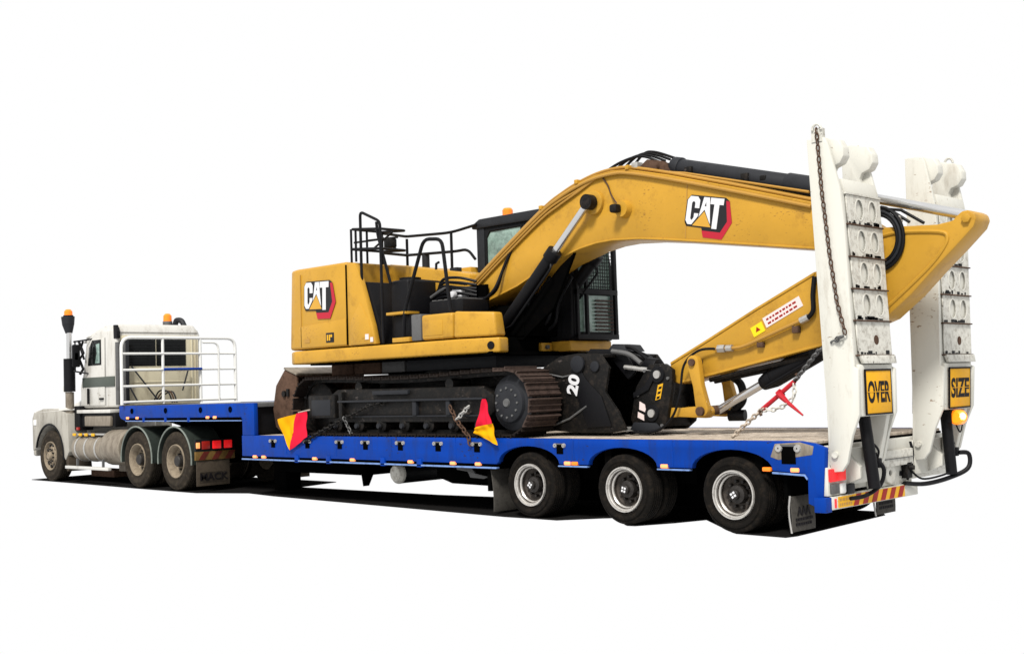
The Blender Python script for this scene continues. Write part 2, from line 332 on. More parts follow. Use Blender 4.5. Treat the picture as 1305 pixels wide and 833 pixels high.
# recess strip, bright lower lip, brackets
for y0, y1, ys in ((-0.012, 0.05, -1), (W - 0.05, W + 0.012, 1)):
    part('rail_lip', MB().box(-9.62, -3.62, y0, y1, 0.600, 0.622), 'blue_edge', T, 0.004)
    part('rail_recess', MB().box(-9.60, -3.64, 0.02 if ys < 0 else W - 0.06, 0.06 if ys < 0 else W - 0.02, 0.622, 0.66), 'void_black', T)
    for x in (-8.07, -7.25, -5.95, -5.15):
        part('rail_bracket', MB().box(x - 0.05, x + 0.05, min(y0, y1 - 0.03), max(y1, y0 + 0.03), 0.585, 0.70), 'blue', T, 0.006)
    for x0, x1 in ((-2.53, -2.06), (-1.0, -0.55)):
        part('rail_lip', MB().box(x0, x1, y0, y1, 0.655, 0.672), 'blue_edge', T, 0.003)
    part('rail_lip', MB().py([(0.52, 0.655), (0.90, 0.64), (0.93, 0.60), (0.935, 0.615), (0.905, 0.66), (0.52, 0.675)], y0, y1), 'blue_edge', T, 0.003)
def marker(x, z, y=-0.016, m='marker_lit'):
    part('marker_lamp', MB().box(x - 0.05, x + 0.05, y, y + 0.05, z - 0.022, z + 0.022), m, T, 0.01)
for x in (-9.24, -8.99, -7.6, -6.66, -5.34, -4.46, -3.97): marker(x, 0.655)
for x, m in ((-2.38, 'marker_lit'), (-2.26, 'lamp_amber'), (-0.9, 'marker_lit'), (0.45, 'lamp_amber'), (0.79, 'marker_lit')): marker(x, 0.70, m=m)
for x in (-13.52, -13.15, -10.67, -10.44): marker(x, 1.30)
for x in (-8.35, -7.05, -5.75, -4.40, -2.28, -0.78): part('weld_seam', MB().box(x - 0.006, x + 0.006, -0.003, 0.01, 0.70, 0.985), 'blue', T)
# tie-down pockets
def pocket(x, z, s=1.0):
    p = part('tie_down_pocket', MB().box(x - 0.055 * s, x + 0.055 * s, -0.006, 0.03, z - 0.09 * s, z + 0.03 * s), 'void_black', T, 0.004)
    for q in (-1, 1): part('pocket_ring', MB().lathe([(0.010, -0.022), (0.024 * s, -0.022), (0.03 * s, -0.002), (0.010, -0.002)], (x + q * 0.072 * s, 0, z + 0.015 * s), 10), 'steel', p)
    part('pocket_lip', MB().box(x - 0.06 * s, x + 0.06 * s, -0.014, -0.004, z + 0.028 * s, z + 0.042 * s), 'grey', p)
for x in (-8.71, -7.78, -6.96, -6.34, -5.55, -4.75, -3.98, -2.5): pocket(x, 0.90)
pocket(0.72, 0.90, 1.55)
part('corner_casting', MB().py([(0.50, 0.83), (0.60, 0.80), (1.0, 0.86), (1.02, 0.95), (0.86, 0.99), (0.56, 0.97)], -0.004, 0.02), 'tank_alloy', T, 0.006)
for x in (-13.35, -12.1, -10.9, -9.95):
    part('tie_down_pocket', MB().lathe([(0.015, -0.012), (0.05, -0.012), (0.05, 0.01), (0.015, 0.01)], (x, 0, 1.43), 12), 'void_black', T)
# deck planks
deck = part('deck', MB().box(-9.28, 1.0, 0.08, W - 0.08, 0.90, 0.965), 'void_black', T)
NP = 12; pw = (W - 0.18) / NP
for i in range(NP):
    y0 = 0.09 + i * pw
    for (xa, xb) in ((-9.26, -5.7), (-5.69, -2.2), (-2.19, 1.0)):
        dz = random.uniform(-0.004, 0.004)
        part('deck_plank', MB().box(xa + random.uniform(0, .01), xb - random.uniform(0, .01), y0, y0 + pw - 0.012, 0.965, 0.998 + dz), 'wood', deck, 0.004, 1)
# main frame
f = MB()
for y in (0.85, 1.95): f.box(-9.5, 0.9, y, y + 0.22, 0.50, 0.90)
part('chassis_beam', f, 'void_black', T, 0.01)
for i in range(10):
    x = -9.2 + i * 1.05
    part('cross_member', MB().box(x, x + 0.10, 0.08, W - 0.08, 0.66, 0.90), 'void_black', T)
part('suspension_beam', MB().box(-3.65, 0.55, 0.95, 1.12, 0.14, 0.60), 'void_black', T, 0.02)
part('suspension_beam', MB().box(-3.65, 0.55, 1.70, 1.86, 0.20, 0.60), 'void_black', T, 0.02)
part('belly_box', MB().box(-9.4, -7.0, 0.5, 2.4, 0.375, 0.60), 'void_black', T, 0.02)
part('landing_leg', MB().py([(-7.46, 0.55), (-7.14, 0.55), (-7.38, 0.18)], 0.75, 0.87), 'void_black', T)
part('landing_leg', MB().box(-9.6, -9.25, 0.6, 0.9, 0.05, 0.62), 'void_black', T, 0.01)
at = part('air_tank', MB().lathe([(0.001, 0), (0.11, 0.005), (0.15, 0.05), (0.15, 1.05), (0.001, 1.1)], (-6.12, 0.36, 0.44), 28, closed=False), 'black', T)
part('tank_end_cap', MB().lathe([(0.001, -0.006), (0.11, -0.002), (0.147, 0.04), (0.153, 0.06), (0.153, 0.085)], (-6.12, 0.36, 0.44), 28, closed=False), 'white_worn', at)
spw = part('spare_wheel_carrier', MB().py([(-5.2, 0.42), (-4.9, 0.34), (-4.1, 0.33), (-3.9, 0.40), (-3.9, 0.64), (-5.2, 0.64)], 0.35, 1.5), 'void_black', T, 0.03)
part('valve_block', MB().py([(-4.72, 0.58), (-4.45, 0.60), (-4.35, 0.50), (-4.10, 0.46), (-4.18, 0.43), (-4.45, 0.44), (-4.5, 0.52), (-4.72, 0.54)], 0.30, 0.34), 'grey', T, 0.006)
# wheels and axles
for a in AX:
    sp = random.uniform(0, 6)
    put_wheel('trailer', T, a, 0.02, spin=sp); put_wheel('trailer', T, a, 0.30, inner=True)
    put_wheel('trailer', T, a, 2.56, far=True); put_wheel('trailer', T, a, 2.28, far=True, inner=True)
    part('axle', MB().cyl((a, 0.3, 0.41), (a, 2.28, 0.41), 0.075), 'void_black', T)
    for y in (0.62, 1.9): part('wheel_arch_liner', MB().box(a - 0.62, a + 0.62, y, y + 0.1, 0.45, 0.92), 'void_black', T)
# mud flaps
def mflap(x, y0, y1, z0, z1, m, curve=0.05, par=None, name='mud_flap'):
    n = 6; a = []; 
    for i in range(n + 1):
        t = i / n; z = z1 + (z0 - z1) * t; xx = x + curve * math.sin(t * 2.2)
        a.append((xx, z))
    poly = a + [(p[0] + 0.015, p[1]) for p in a[::-1]]
    return part(name, MB().py(poly, y0, y1), m, par or T, 0.004)
part('flap_hanger', MB().box(-3.86, -3.80, 0.06, 0.66, 0.30, 0.66), 'void_black', T)
f1 = mflap(-3.80, 0.06, 0.64, 0.03, 0.58, 'flap', 0.04)
for yy in (0.06,):
    part('flap_hanger', MB().box(0.60, 0.64, yy + 0.02, 2.5, 0.40, 0.68), 'void_black', T)
def rear_flap(y0):
    p = mflap(0.64, y0, y0 + 0.46, 0.04, 0.41, 'flap', 0.02)
    part('flap_edge', MB().tube([(0.655, y0 - 0.004, 0.42), (0.64, y0 - 0.006, 0.30), (0.64, y0 - 0.006, 0.2), (0.66, y0 - 0.004, 0.03)], 0.011, 6), 'steel', p)
    to = lambda u, v, w_: (0.675 + w_, y0 + 0.23 + u, v)
    text('AAA', 0.13, 0.006, lambda u, v, w_: (0.677 + w_, y0 + 0.23 + u, 0.245 + v), 'sign_black', 'flap_lettering', p, 0.004)
    b = MB()
    for z in (0.165, 0.115):
        yy = y0 + 0.06
        while yy < y0 + 0.38:
            l = random.uniform(0.02, 0.05); b.box(0.672, 0.682, yy, yy + l, z - 0.014, z + 0.014); yy += l + 0.012
    part('flap_print', b, 'sign_black', p)
rear_flap(0.10); rear_flap(1.92)
# gooseneck
for y0, y1 in ((0.0, 0.08), (W - 0.38, W - 0.30)):
    part('gooseneck_rail', MB().py([(-13.86, 1.36), (-13.80, 1.29), (-13.62, 1.25), (-9.60, 1.27), (-9.60, 1.00), (-9.25, 1.00), (-9.25, 1.53), (-13.86, 1.53)], y0, y1), 'blue', T, 0.008)
part('gooseneck_lip', MB().box(-13.6, -9.62, -0.012, 0.04, 1.235, 1.25), 'blue_edge', T, 0.003)
part('gooseneck_recess', MB().box(-13.6, -9.62, -0.004, 0.04, 1.262, 1.30), 'void_black', T)
for x in (-12.9, -12.1, -11.3): part('rail_bracket', MB().box(x - 0.04, x + 0.04, -0.014, 0.03, 1.225, 1.31), 'blue', T, 0.004)
part('gooseneck_deck', MB().box(-13.84, -9.26, 0.08, W - 0.38, 1.46, 1.525), 'grey', T, 0.005)
part('gooseneck_riser', MB().box(-9.45, -9.32, 0.08, W - 0.38, 0.99, 1.46), 'black', T, 0.005)
part('gooseneck_beam', MB().py([(-13.4, 1.20), (-9.5, 0.55), (-9.3, 0.55), (-9.3, 1.46), (-13.4, 1.46)], 0.75, 2.0), 'void_black', T, 0.01)
part('skid_plate', MB().box(-13.0, -11.9, 0.8, 1.9, 1.10, 1.30), 'void_black', T)
# headboard rack across the front of the gooseneck
hx = -13.62; z0h, z1h = 1.55, 2.83; y0h, y1h = -0.06, 2.42
part('headboard_frame', MB().tube(bend([(hx, y0h, z0h), (hx, y0h, z1h), (hx, y1h, z1h), (hx, y1h, z0h)], 0.2, 6), 0.032, 10), 'rack_white', T)
for y in (0.80, 1.62): part('headboard_post', MB().cyl((hx, y, z0h), (hx, y, z1h), 0.028, n=10), 'rack_white', T)
for i, z in enumerate((1.60, 1.90, 2.21, 2.52)): part('headboard_rail', MB().cyl((hx + 0.01, y0h, z), (hx + 0.01, y1h, z), 0.024, n=10), 'rack_white', T)
part('headboard_gate', MB().tube(bend([(hx + .02, 1.66, 2.74), (hx + .02, 2.02, 2.74), (hx + .02, 2.02, 1.56)], 0.14, 5), 0.022, 8), 'rack_white', T)
part('headboard_bar', MB().cyl((hx + 0.05, 0.80, 2.215), (hx + 0.05, 1.62, 2.215), 0.026, n=10), 'blue', T)
# rear end
part('rear_beam', MB().box(0.90, 1.06, 0.10, 2.95, 0.46, 0.94), 'white', T, 0.01)
part('rear_post', MB().box(1.06, 1.12, 0.98, 1.92, 0.44, 0.94), 'white', T, 0.008)
part('rear_shelf', MB().box(1.12, 1.20, 1.13, 1.82, 0.655, 0.83), 'white_worn', T, 0.01)
part('rear_shelf_lip', MB().box(1.20, 1.215, 1.15, 1.80, 0.735, 0.742), 'grey', T)
te = part('towing_eye', MB().lathe([(0.035, 0), (0.05, -0.01), (0.115, -0.01), (0.125, 0), (0.125, 0.05), (0.035, 0.05)], (0, 0, 0), 8).add([], []), 'white', T, 0.004)
te.location = (1.15, 1.36, 0.58); te.rotation_euler = (0, 0, R(90)); te.scale = (1, 1, 1.0)
part('eye_hole', MB().box(1.124, 1.13, 1.34, 1.39, 0.55, 0.62), 'void_black', T)
for y, z in ((1.62, 0.53), (1.66, 0.40)): part('bolt_plate', MB().box(1.12, 1.135, y, y + 0.07, z, z + 0.05), 'black', T, 0.004)
for y0 in (0.12, 2.02):
    part('ramp_gusset', MB().py([(1.06, 0.94), (1.30, 0.72), (1.30, 0.60), (1.06, 0.50)], y0 + 0.30, y0 + 0.36), 'white', T, 0.006)
    part('ramp_bracket', MB().box(1.06, 1.13, y0 - 0.02, y0 + 0.76, 0.52, 0.90), 'white', T, 0.01)
bar = part('rear_bumper', MB().box(1.09, 1.17, 0.06, 1.95, 0.30, 0.435), 'white', T, 0.006)
part('bumper_end', MB().box(1.03, 1.165, -0.06, 0.058, 0.28, 0.43), 'blue', T, 0.006)
part('reflector', MB().box(1.172, 1.178, 0.10, 0.135, 0.32, 0.41), 'lamp_red', bar)
part('number_plate', MB().box(1.172, 1.177, 0.17, 0.46, 0.312, 0.425), 'stripe_yellow', bar)
b = MB()
for z in (0.395, 0.345):
    yy = 0.19
    while yy < 0.42: l = random.uniform(.02, .05); b.box(1.177, 1.180, yy, yy + l, z - .012, z + .012); yy += l + .015
part('plate_print', b, 'copper_line', bar)
part('hazard_board', MB().box(1.172, 1.178, 0.47, 1.62, 0.308, 0.428), 'stripe_yellow', bar)
y = 0.47
while y < 1.60:
    a, c = y, min(y + 0.10, 1.62); d0, d1 = min(y + 0.07, 1.62), min(y + 0.17, 1.62)
    part('hazard_stripe', MB().px([(a, 0.309), (c, 0.309), (d1, 0.427), (d0, 0.427)], 1.1795, 1.1825), 'stripe_red', bar); y += 0.195
lb = part('lamp_cluster', MB().box(1.08, 1.15, 0.02, 0.56, 0.44, 0.73), 'white', T, 0.008)
part('stop_lamp', MB().box(1.15, 1.185, 0.03, 0.34, 0.585, 0.715), 'lamp_red', lb, 0.012)
part('lamp_lens', MB().box(1.15, 1.185, 0.05, 0.20, 0.46, 0.565), 'grey', lb, 0.012)
part('lamp_lens', MB().box(1.15, 1.19, 0.22, 0.33, 0.45, 0.565), 'rack_white', lb, 0.02)
part('lamp_lens', MB().box(1.15, 1.18, 0.36, 0.52, 0.44, 0.54), 'dark_grey', lb, 0.01)
# ---- upright ramps
RAMP = {}
def oval(cx, cy, a, b_, n=18): return [(cx + a * math.cos(2 * math.pi * i / n), cy + b_ * math.sin(2 * math.pi * i / n)) for i in range(n)]
SIDE = [(1.035, 4.12), (1.235, 4.12), (1.27, 4.05), (1.385, 3.58), (1.42, 3.2), (1.445, 2.28), (1.455, 1.74), (1.50, 1.72), (1.49, 1.27), (1.40, 1.05), (1.335, 0.78), (1.27, 0.69), (1.17, 0.68), (1.13, 0.76), (1.13, 1.33), (1.085, 2.6)]
HOOK = [(1.04, 4.13), (1.16, 4.14), (1.35, 4.09), (1.40, 4.00), (1.405, 3.91), (1.36, 3.84), (1.27, 3.81), (1.24, 3.75), (1.26, 3.67), (1.31, 3.52), (1.04, 3.52)]
def ramp(y0, word, hooks, lean=0.0):
    A = part('loading_ramp', MB().py(SIDE, y0, y0 + 0.05).py(SIDE, y0 + 0.77, y0 + 0.82).box(1.10, 1.14, y0 + 0.05, y0 + 0.77, 1.2, 3.5), 'white', T, 0.008)
    for hy in hooks: part('ramp_hook', MB().py(HOOK, hy, hy + 0.14), 'white', A, 0.014, 2)
    # rear face: plates with pairs of oval holes between dark rungs
    zs = [3.52, 3.205, 2.87, 2.54, 2.215, 1.86]
    xz = lambda z: 1.40 + (3.58 - z) * 0.036
    yb, yt = y0 + 0.09, y0 + 0.80
    part('ramp_head_plate', MB().prism([(1.395, yb, 3.535), (1.395, yt, 3.535), (1.365, yt - .02, 3.68), (1.365, yb, 3.68)], [(1.34, yb, 3.535), (1.34, yt, 3.535), (1.33, yt - .02, 3.68), (1.33, yb, 3.68)]), 'white', A, 0.005)
    for i in range(5):
        za, zb = zs[i], zs[i + 1]; h = za - zb; wy = yt - yb
        hl = [] if i == 4 else [oval(wy * 0.36, h * 0.52, 0.078, 0.105), oval(wy * 0.75, h * 0.52, 0.078, 0.105)]
        to = lambda u, v, w_, zb=zb: (xz(zb + v) + w_, yb + u, zb + v)
        flat([[(0, 0.008), (wy, 0.008), (wy, h - 0.008), (0, h - 0.008)]] + hl, 0.014, to, 'white_worn', 'ramp_plate', A)
        for q in hl:
            cu = sum(p[0] for p in q) / len(q); cvv = sum(p[1] for p in q) / len(q)
            flat([oval(cu, cvv, 0.092, 0.120), oval(cu, cvv, 0.078, 0.105)], 0.022, to, 'white', 'hole_rim', A)
        if i == 4:
            flat([oval(wy * .55, h * .45, 0.05, 0.05)], 0.02, to, 'rust', 'ramp_stud', A)
        part('ramp_rung', MB().box(xz(zb) - 0.02, xz(zb) + 0.028, yb - 0.03, yt + 0.01, zb - 0.008, zb + 0.006), 'rust', A, 0.003)
        mk = MB()
        for k in range(13 if i != 4 else 7):
            yy = yb + 0.01 + random.random() ** 1.6 * 0.58
            mk.box(xz(zb) + 0.0075, xz(zb) + 0.0095, yy, yy + random.uniform(0.02, 0.09), zb + 0.012, zb + 0.012 + random.uniform(0.006, 0.04))
        part('rubber_scuff', mk, 'black', A)['kind'] = 'stuff'
    mk = MB(); mk.box(xz(3.52) - 0.01, xz(3.52) + 0.02, yb - 0.02, yt, 3.515, 3.533); part('ramp_rung', mk, 'white_worn', A)
    part('ramp_backing', MB().prism([(1.36, y0 + .05, 3.55), (1.36, y0 + .77, 3.55), (1.425, y0 + .77, 1.76), (1.425, y0 + .05, 1.76)], [(1.385, y0 + .05, 3.55), (1.385, y0 + .77, 3.55), (1.45, y0 + .77, 1.76), (1.45, y0 + .05, 1.76)]), 'white', A)
    part('ramp_foot_box', MB().box(1.16, 1.485, y0 + 0.06, y0 + 0.765, 1.24, 1.77), 'white', A, 0.02)
    part('ramp_flap', MB().prism([(1.46, y0 + 0.08, 1.86), (1.46, yt + .01, 1.86), (1.475, yt + .01, 1.775), (1.475, y0 + 0.12, 1.775)], [(1.50, y0 + 0.08, 1.86), (1.50, yt + .01, 1.86), (1.515, yt + .01, 1.775), (1.515, y0 + 0.12, 1.775)]), 'white_worn', A, 0.004)
    part('ramp_arm', MB().py([(1.16, 1.24), (1.45, 1.24), (1.33, 0.74), (1.18, 0.72)], y0 + 0.66, y0 + 0.74), 'white', A, 0.008)
    part('pivot_pin', MB().cyl((1.21, y0 - 0.03, 0.86), (1.21, y0 + 0.1, 0.86), 0.035), 'white_worn', A)
    ys0, ys1 = y0 + 0.12, y0 + 0.66
    sg = part('warning_sign', MB().box(1.50, 1.515, ys0, ys1, 1.255, 1.715), 'sign_yellow', A, 0.004)
    part('sign_border', MB().box(1.4985, 1.521, ys0, ys1, 1.70, 1.719).box(1.4985, 1.521, ys0, ys1, 1.251, 1.268).box(1.4985, 1.5175, ys0 - 0.004, ys0 + 0.010, 1.268, 1.70).box(1.4985, 1.5175, ys1 - 0.010, ys1 + 0.004, 1.268, 1.70), 'sign_black', A)
    part('sign_seam', MB().box(1.512, 1.5185, ys0 + .01, ys1 - .01, 1.483, 1.490), 'sign_yellow', A)
    me = text(word, 0.2, 0.004, lambda u, v, w_: (u, v, w_), 'sign_black', 'x', False, 0.006)
    us = [v.co.x for v in me.vertices]; vs_ = [v.co.y for v in me.vertices]
    fx = (ys1 - ys0 - 0.07) / (max(us) - min(us)); fz = 0.225 / (max(vs_) - min(vs_)); cu, cw = (max(us) + min(us)) / 2, (max(vs_) + min(vs_)) / 2
    for v in me.vertices: v.co = (1.5165 + v.co.z * 0.5, (ys0 + ys1) / 2 + (v.co.x - cu) * fx, 1.485 + (v.co.y - cw) * fz)
    link('sign_lettering', me, 'sign_black', A)
    cy = part('lift_cylinder', MB().cyl((1.36, y0 + 0.33, 1.28), (1.42, y0 + 0.38, 0.50), 0.062).cyl((1.355, y0 + 0.325, 1.34), (1.365, y0 + 0.335, 1.24), 0.035), 'black', A)
    part('cylinder_bracket', MB().box(1.30, 1.45, y0 + 0.45, y0 + 0.51, 0.70, 0.80).box(1.36, 1.42, y0 + 0.44, y0 + 0.47, 0.60, 0.86), 'black', A, 0.006)
    for o in [A] + list(A.children):
        for v in o.data.vertices: v.co.x += lean * (v.co.z - 1.3)
    return A
r1 = ramp(0.10, 'OVER', (0.18, 0.80)); r2 = ramp(2.00, 'SIZE', (2.06, 2.68), 0.052)
r1['label'] = 'near white ramp with OVER sign'; r2['label'] = 'far white ramp with SIZE sign'
part('hydraulic_hose', MB().tube(smooth_line([(1.42, 0.56, 0.78), (1.47, 0.60, 0.68), (1.42, 0.60, 0.52), (1.32, 0.48, 0.42), (1.24, 0.30, 0.40)]), 0.022, 8), 'black', r1)
part('hydraulic_hose', MB().tube(smooth_line([(1.42, 0.50, 0.95), (1.44, 0.56, 0.88), (1.42, 0.57, 0.80)]), 0.012, 8), 'black', r1)
part('hydraulic_hose', MB().tube(smooth_line([(1.42, 2.50, 0.74), (1.50, 2.58, 0.72), (1.50, 2.54, 0.56), (1.36, 2.34, 0.46), (1.26, 1.95, 0.42), (1.18, 1.62, 0.45)]), 0.026, 8), 'black', r2)
part('hydraulic_hose', MB().tube(smooth_line([(1.2, 1.72, 0.60), (1.25, 1.9, 0.48), (1.35, 2.2, 0.50), (1.40, 2.40, 0.55)]), 0.012, 8), 'black', r2)
part('hydraulic_hose', MB().tube(smooth_line([(1.16, 1.84, 0.90), (1.18, 1.85, 0.75), (1.16, 1.80, 0.56), (1.15, 1.75, 0.48)]), 0.016, 8), 'black', T)
part('hose_manifold', MB().box(1.13, 1.20, 1.66, 1.78, 0.50, 0.68).cyl((1.2, 1.7, 0.62), (1.26, 1.72, 0.62), 0.025), 'black_steel', T, 0.006)
part('ramp_chain', MB().chain([(1.17, 0.075, 4.22), (1.20, 0.07, 3.6), (1.26, 0.07, 2.9), (1.32, 0.07, 2.4), (1.40, 0.065, 2.07)], 0.06, 0.008, 0.02), 'rust', r1)
part('chain_shackle', MB().tube(arc3 := [(1.17 + 0.05 * math.cos(a), 0.08, 4.20 + 0.06 * math.sin(a)) for a in [math.pi * i / 8 for i in range(9)]], 0.014, 6).box(1.10, 1.22, 0.09, 0.16, 4.08, 4.22), 'white_worn', r1)
part('chain_shackle', MB().tube([(1.32 + 0.05 * math.cos(a), 2.85, 4.14 + 0.06 * math.sin(a)) for a in [math.pi * i / 8 for i in range(9)]], 0.014, 6).tube([(1.3, 2.85, 4.14), (1.22, 2.75, 3.98)], 0.016, 6), 'white_worn', r2)
bl = part('warning_beacon', MB().lathe([(0.001, -0.08), (0.06, -0.075), (0.085, -0.05), (0.085, 0.05), (0.06, 0.08), (0.001, 0.08)], (1.51, 2.33, 1.15), 18, closed=False), 'lamp_amber_lit', r2)
part('beacon_core', MB().lathe([(0.001, -0.04), (0.035, -0.03), (0.045, 0.0), (0.001, 0.03)], (1.575, 2.29, 1.16), 12, closed=False), 'lamp_core', r2)
part('beacon_bracket', MB().box(1.40, 1.47, 2.23, 2.41, 1.09, 1.23), 'black', r2, 0.006)
part('beacon_wire', MB().tube(smooth_line([(1.47, 2.32, 1.1), (1.5, 2.38, 0.98), (1.5, 2.45, 1.06)]), 0.009, 6), 'black', r2)

# =================================================================== PRIME MOVER TRUCK
K = thing('prime_mover_truck', 'dusty white conventional prime mover truck coupled to the front of the blue trailer', 'truck', (-14.6, 1.25, 0))
XS, XD1, XD2 = -17.03, -13.2175, -11.82
f = MB()
for y in (0.8, 1.6): f.box(-17.9, -10.95, y, y + 0.1, 0.62, 0.92)
for x in (-17.2, -15.5, -14.2, -12.5, -11.1): f.box(x, x + 0.12, 0.9, 1.6, 0.66, 0.88)
part('chassis_frame', f, 'void_black', K, 0.006)
put_wheel('steer', K, XS, 0.06, spin=0.2); put_wheel('steer', K, XS, 2.44, far=True)
for x in (XD1, XD2):
    put_wheel('drive', K, x, 0.02, spin=x); put_wheel('drive', K, x, 0.35, inner=True)
    put_wheel('drive', K, x, 2.48, far=True); put_wheel('drive', K, x, 2.15, far=True, inner=True)
    part('axle', MB().cyl((x, 0.35, 0.525), (x, 2.15, 0.525), 0.10), 'void_black', K)
    a = arc(x, 0.55, 0.585, 0.59, -8, 188, 22); c = arc(x, 0.55, 0.570, 0.575, -8, 188, 22)
    for y0 in (0.0, 1.86):
        part('fender', MB().py(a + c[::-1], y0, y0 + 0.64), 'fender_green', K, 0.004, 1)
        part('fender_lip', MB().tube([(p[0], y0, p[1]) for p in a], 0.016, 6), 'fender_edge', K)
part('axle', MB().cyl((XS, 0.3, 0.52), (XS, 2.2, 0.52), 0.08), 'void_black', K)
part('turntable', MB().box(-13.1, -11.7, 0.75, 1.75, 0.95, 1.10), 'void_black', K, 0.02)
# cab
cy0, cy1 = 0.30, 2.16
cab = part('cab', MB().prism(
    [(x, cy0, z) for x, z in [(-16.12, 1.5), (-14.52, 1.5), (-14.52, 2.95), (-14.60, 3.06), (-15.3, 3.06), (-15.82, 2.9), (-16.0, 2.2), (-16.12, 1.95)]],
    [(x, cy1, z) for x, z in [(-16.12, 1.5), (-14.52, 1.5), (-14.52, 2.95), (-14.60, 3.06), (-15.3, 3.06), (-15.82, 2.9), (-16.0, 2.2), (-16.12, 1.95)]]), 'cab_white', K, 0.05, 3)
part('cab_roof', MB().prism([(-16.0, cy0 + .02, 2.93), (-14.50, cy0 + .02, 2.97), (-14.50, cy1 - .02, 2.97), (-16.0, cy1 - .02, 2.93)], [(-15.3, cy0 + .12, 3.15), (-14.60, cy0 + .10, 3.15), (-14.60, cy1 - .10, 3.15), (-15.3, cy1 - .12, 3.15)]), 'cab_white', cab, 0.05, 3)
part('rear_wall', MB().box(-14.52, -14.495, cy0 + 0.07, cy1 - 0.07, 1.54, 2.92), 'cream', cab, 0.006)
for y0, y1, z0, z1 in ((0.46, 1.12, 2.575, 2.86), (0.46, 1.12, 2.31, 2.555), (1.14, 1.80, 2.575, 2.86), (1.14, 1.80, 2.31, 2.555)):
    rw = part('rear_window', MB().box(-14.50, -14.485, y0, y1, z0, z1), 'glass_dark', cab, 0.004)
    for k in range(4): part('louvre', MB().box(-14.486, -14.478, y0 + .02, y1 - .02, z0 + 0.03 + k * 0.06, z0 + 0.05 + k * 0.06), 'black', rw)
for y in (1.92, 2.0): part('wall_rib', MB().box(-14.497, -14.48, y, y + 0.03, 1.6, 2.9), 'cream', cab, 0.004)
part('wall_seam', MB().box(-14.497, -14.485, 0.5, 1.9, 2.22, 2.25).box(-14.497, -14.485, 0.5, 1.9, 1.98, 2.0), 'cream', cab, 0.003)
part('roof_trim', MB().py([(-14.62, 2.86), (-14.47, 2.86), (-14.47, 3.0), (-14.55, 3.13), (-14.63, 3.13)], cy0 - 0.012, cy0 + 0.06), 'black', cab, 0.01)
dr = part('door', MB().py([(-15.95, 1.55), (-15.02, 1.55), (-15.02, 2.9), (-15.60, 2.9), (-15.78, 2.76), (-15.9, 2.2)], cy0 - 0.015, cy0 + 0.01), 'cab_white', cab, 0.008)
part('side_window', MB().py([(-15.72, 2.36), (-15.14, 2.36), (-15.14, 2.87), (-15.52, 2.87), (-15.66, 2.72)], cy0 - 0.022, cy0), 'glass_dark', cab, 0.004)
part('window_glare', MB().py([(-15.40, 2.40), (-15.20, 2.40), (-15.2, 2.80), (-15.36, 2.78), (-15.32, 2.6)], cy0 - 0.025, cy0 - .01), 'glass_cab_sheen', cab, 0.004)
part('paint_band', MB().box(-15.98, -14.6, cy0 - 0.019, cy0 + 0.02, 1.92, 2.12), 'band_green', cab, 0.003)
part('door_handle', MB().box(-15.2, -15.05, cy0 - 0.05, cy0 - 0.01, 1.66, 1.70), 'black', dr, 0.006)
part('grab_handle', MB().tube([(-15.66, cy0 - 0.05, 1.58), (-15.66, cy0 - 0.05, 1.90)], 0.025, 8), 'black', cab)
part('door_line', MB().box(-15.0, -14.985, cy0 - 0.004, cy0 + 0.02, 1.55, 2.9), 'grey', cab)
part('sill_step', MB().box(-16.0, -14.55, 0.16, 0.4, 1.40, 1.47), 'cab_white', cab, 0.01)
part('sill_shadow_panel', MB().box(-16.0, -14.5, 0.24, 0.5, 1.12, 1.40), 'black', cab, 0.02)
part('step_box', MB().box(-15.7, -14.6, 0.18, 0.26, 1.14, 1.34), 'tank_alloy', cab, 0.02)
part('windscreen', MB().prism([(-16.13, .4, 2.0), (-15.90, .45, 2.84), (-15.90, 2.0, 2.84), (-16.13, 2.06, 2.0)], [(-16.05, .4, 2.0), (-15.84, .45, 2.84), (-15.84, 2.0, 2.84), (-16.05, 2.06, 2.0)]), 'glass_dark', cab)
part('sun_visor', MB().prism([(-16.15, .4, 2.86), (-15.8, .35, 2.98), (-15.8, 2.1, 2.98), (-16.15, 2.06, 2.86)], [(-16.15, .4, 2.84), (-15.8, .35, 2.96), (-15.8, 2.1, 2.96), (-16.15, 2.06, 2.84)]), 'cab_white', cab)
part('corner_post', MB().cyl((-14.40, 0.26, 1.55), (-14.40, 0.26, 2.78), 0.045, n=10).cyl((-14.40, 0.40, 1.55), (-14.40, 0.40, 2.78), 0.03, n=10), 'grey', K)
part('air_duct', MB().box(-14.48, -14.38, 0.34, 0.50, 1.56, 2.82), 'dark_grey', K, 0.02)
for p in (((-14.40, 0.55, 2.3), (-14.2, 1.0, 1.62)), ((-14.40, 0.45, 2.0), (-14.3, 0.62, 1.6)), ((-14.42, 1.8, 2.2), (-14.4, 1.66, 1.8))):
    part('stay_rod', MB().cyl(p[0], p[1], 0.018, n=6), 'dark_grey', K)
for q in range(3):
    part('air_hose', MB().tube(smooth_line([(-14.44, 1.05 + q * .05, 1.62), (-14.36, 1.12 + q * .05, 1.80 - q * .04), (-14.2, 1.22 + q * .05, 1.78), (-14.1, 1.26 + q * .05, 1.56)]), 0.016, 6), ('black', 'rust', 'dark_grey')[q], K)
part('catwalk', MB().box(-14.5, -13.9, 0.3, 2.2, 0.95, 1.02), 'dark_grey', K, 0.01)
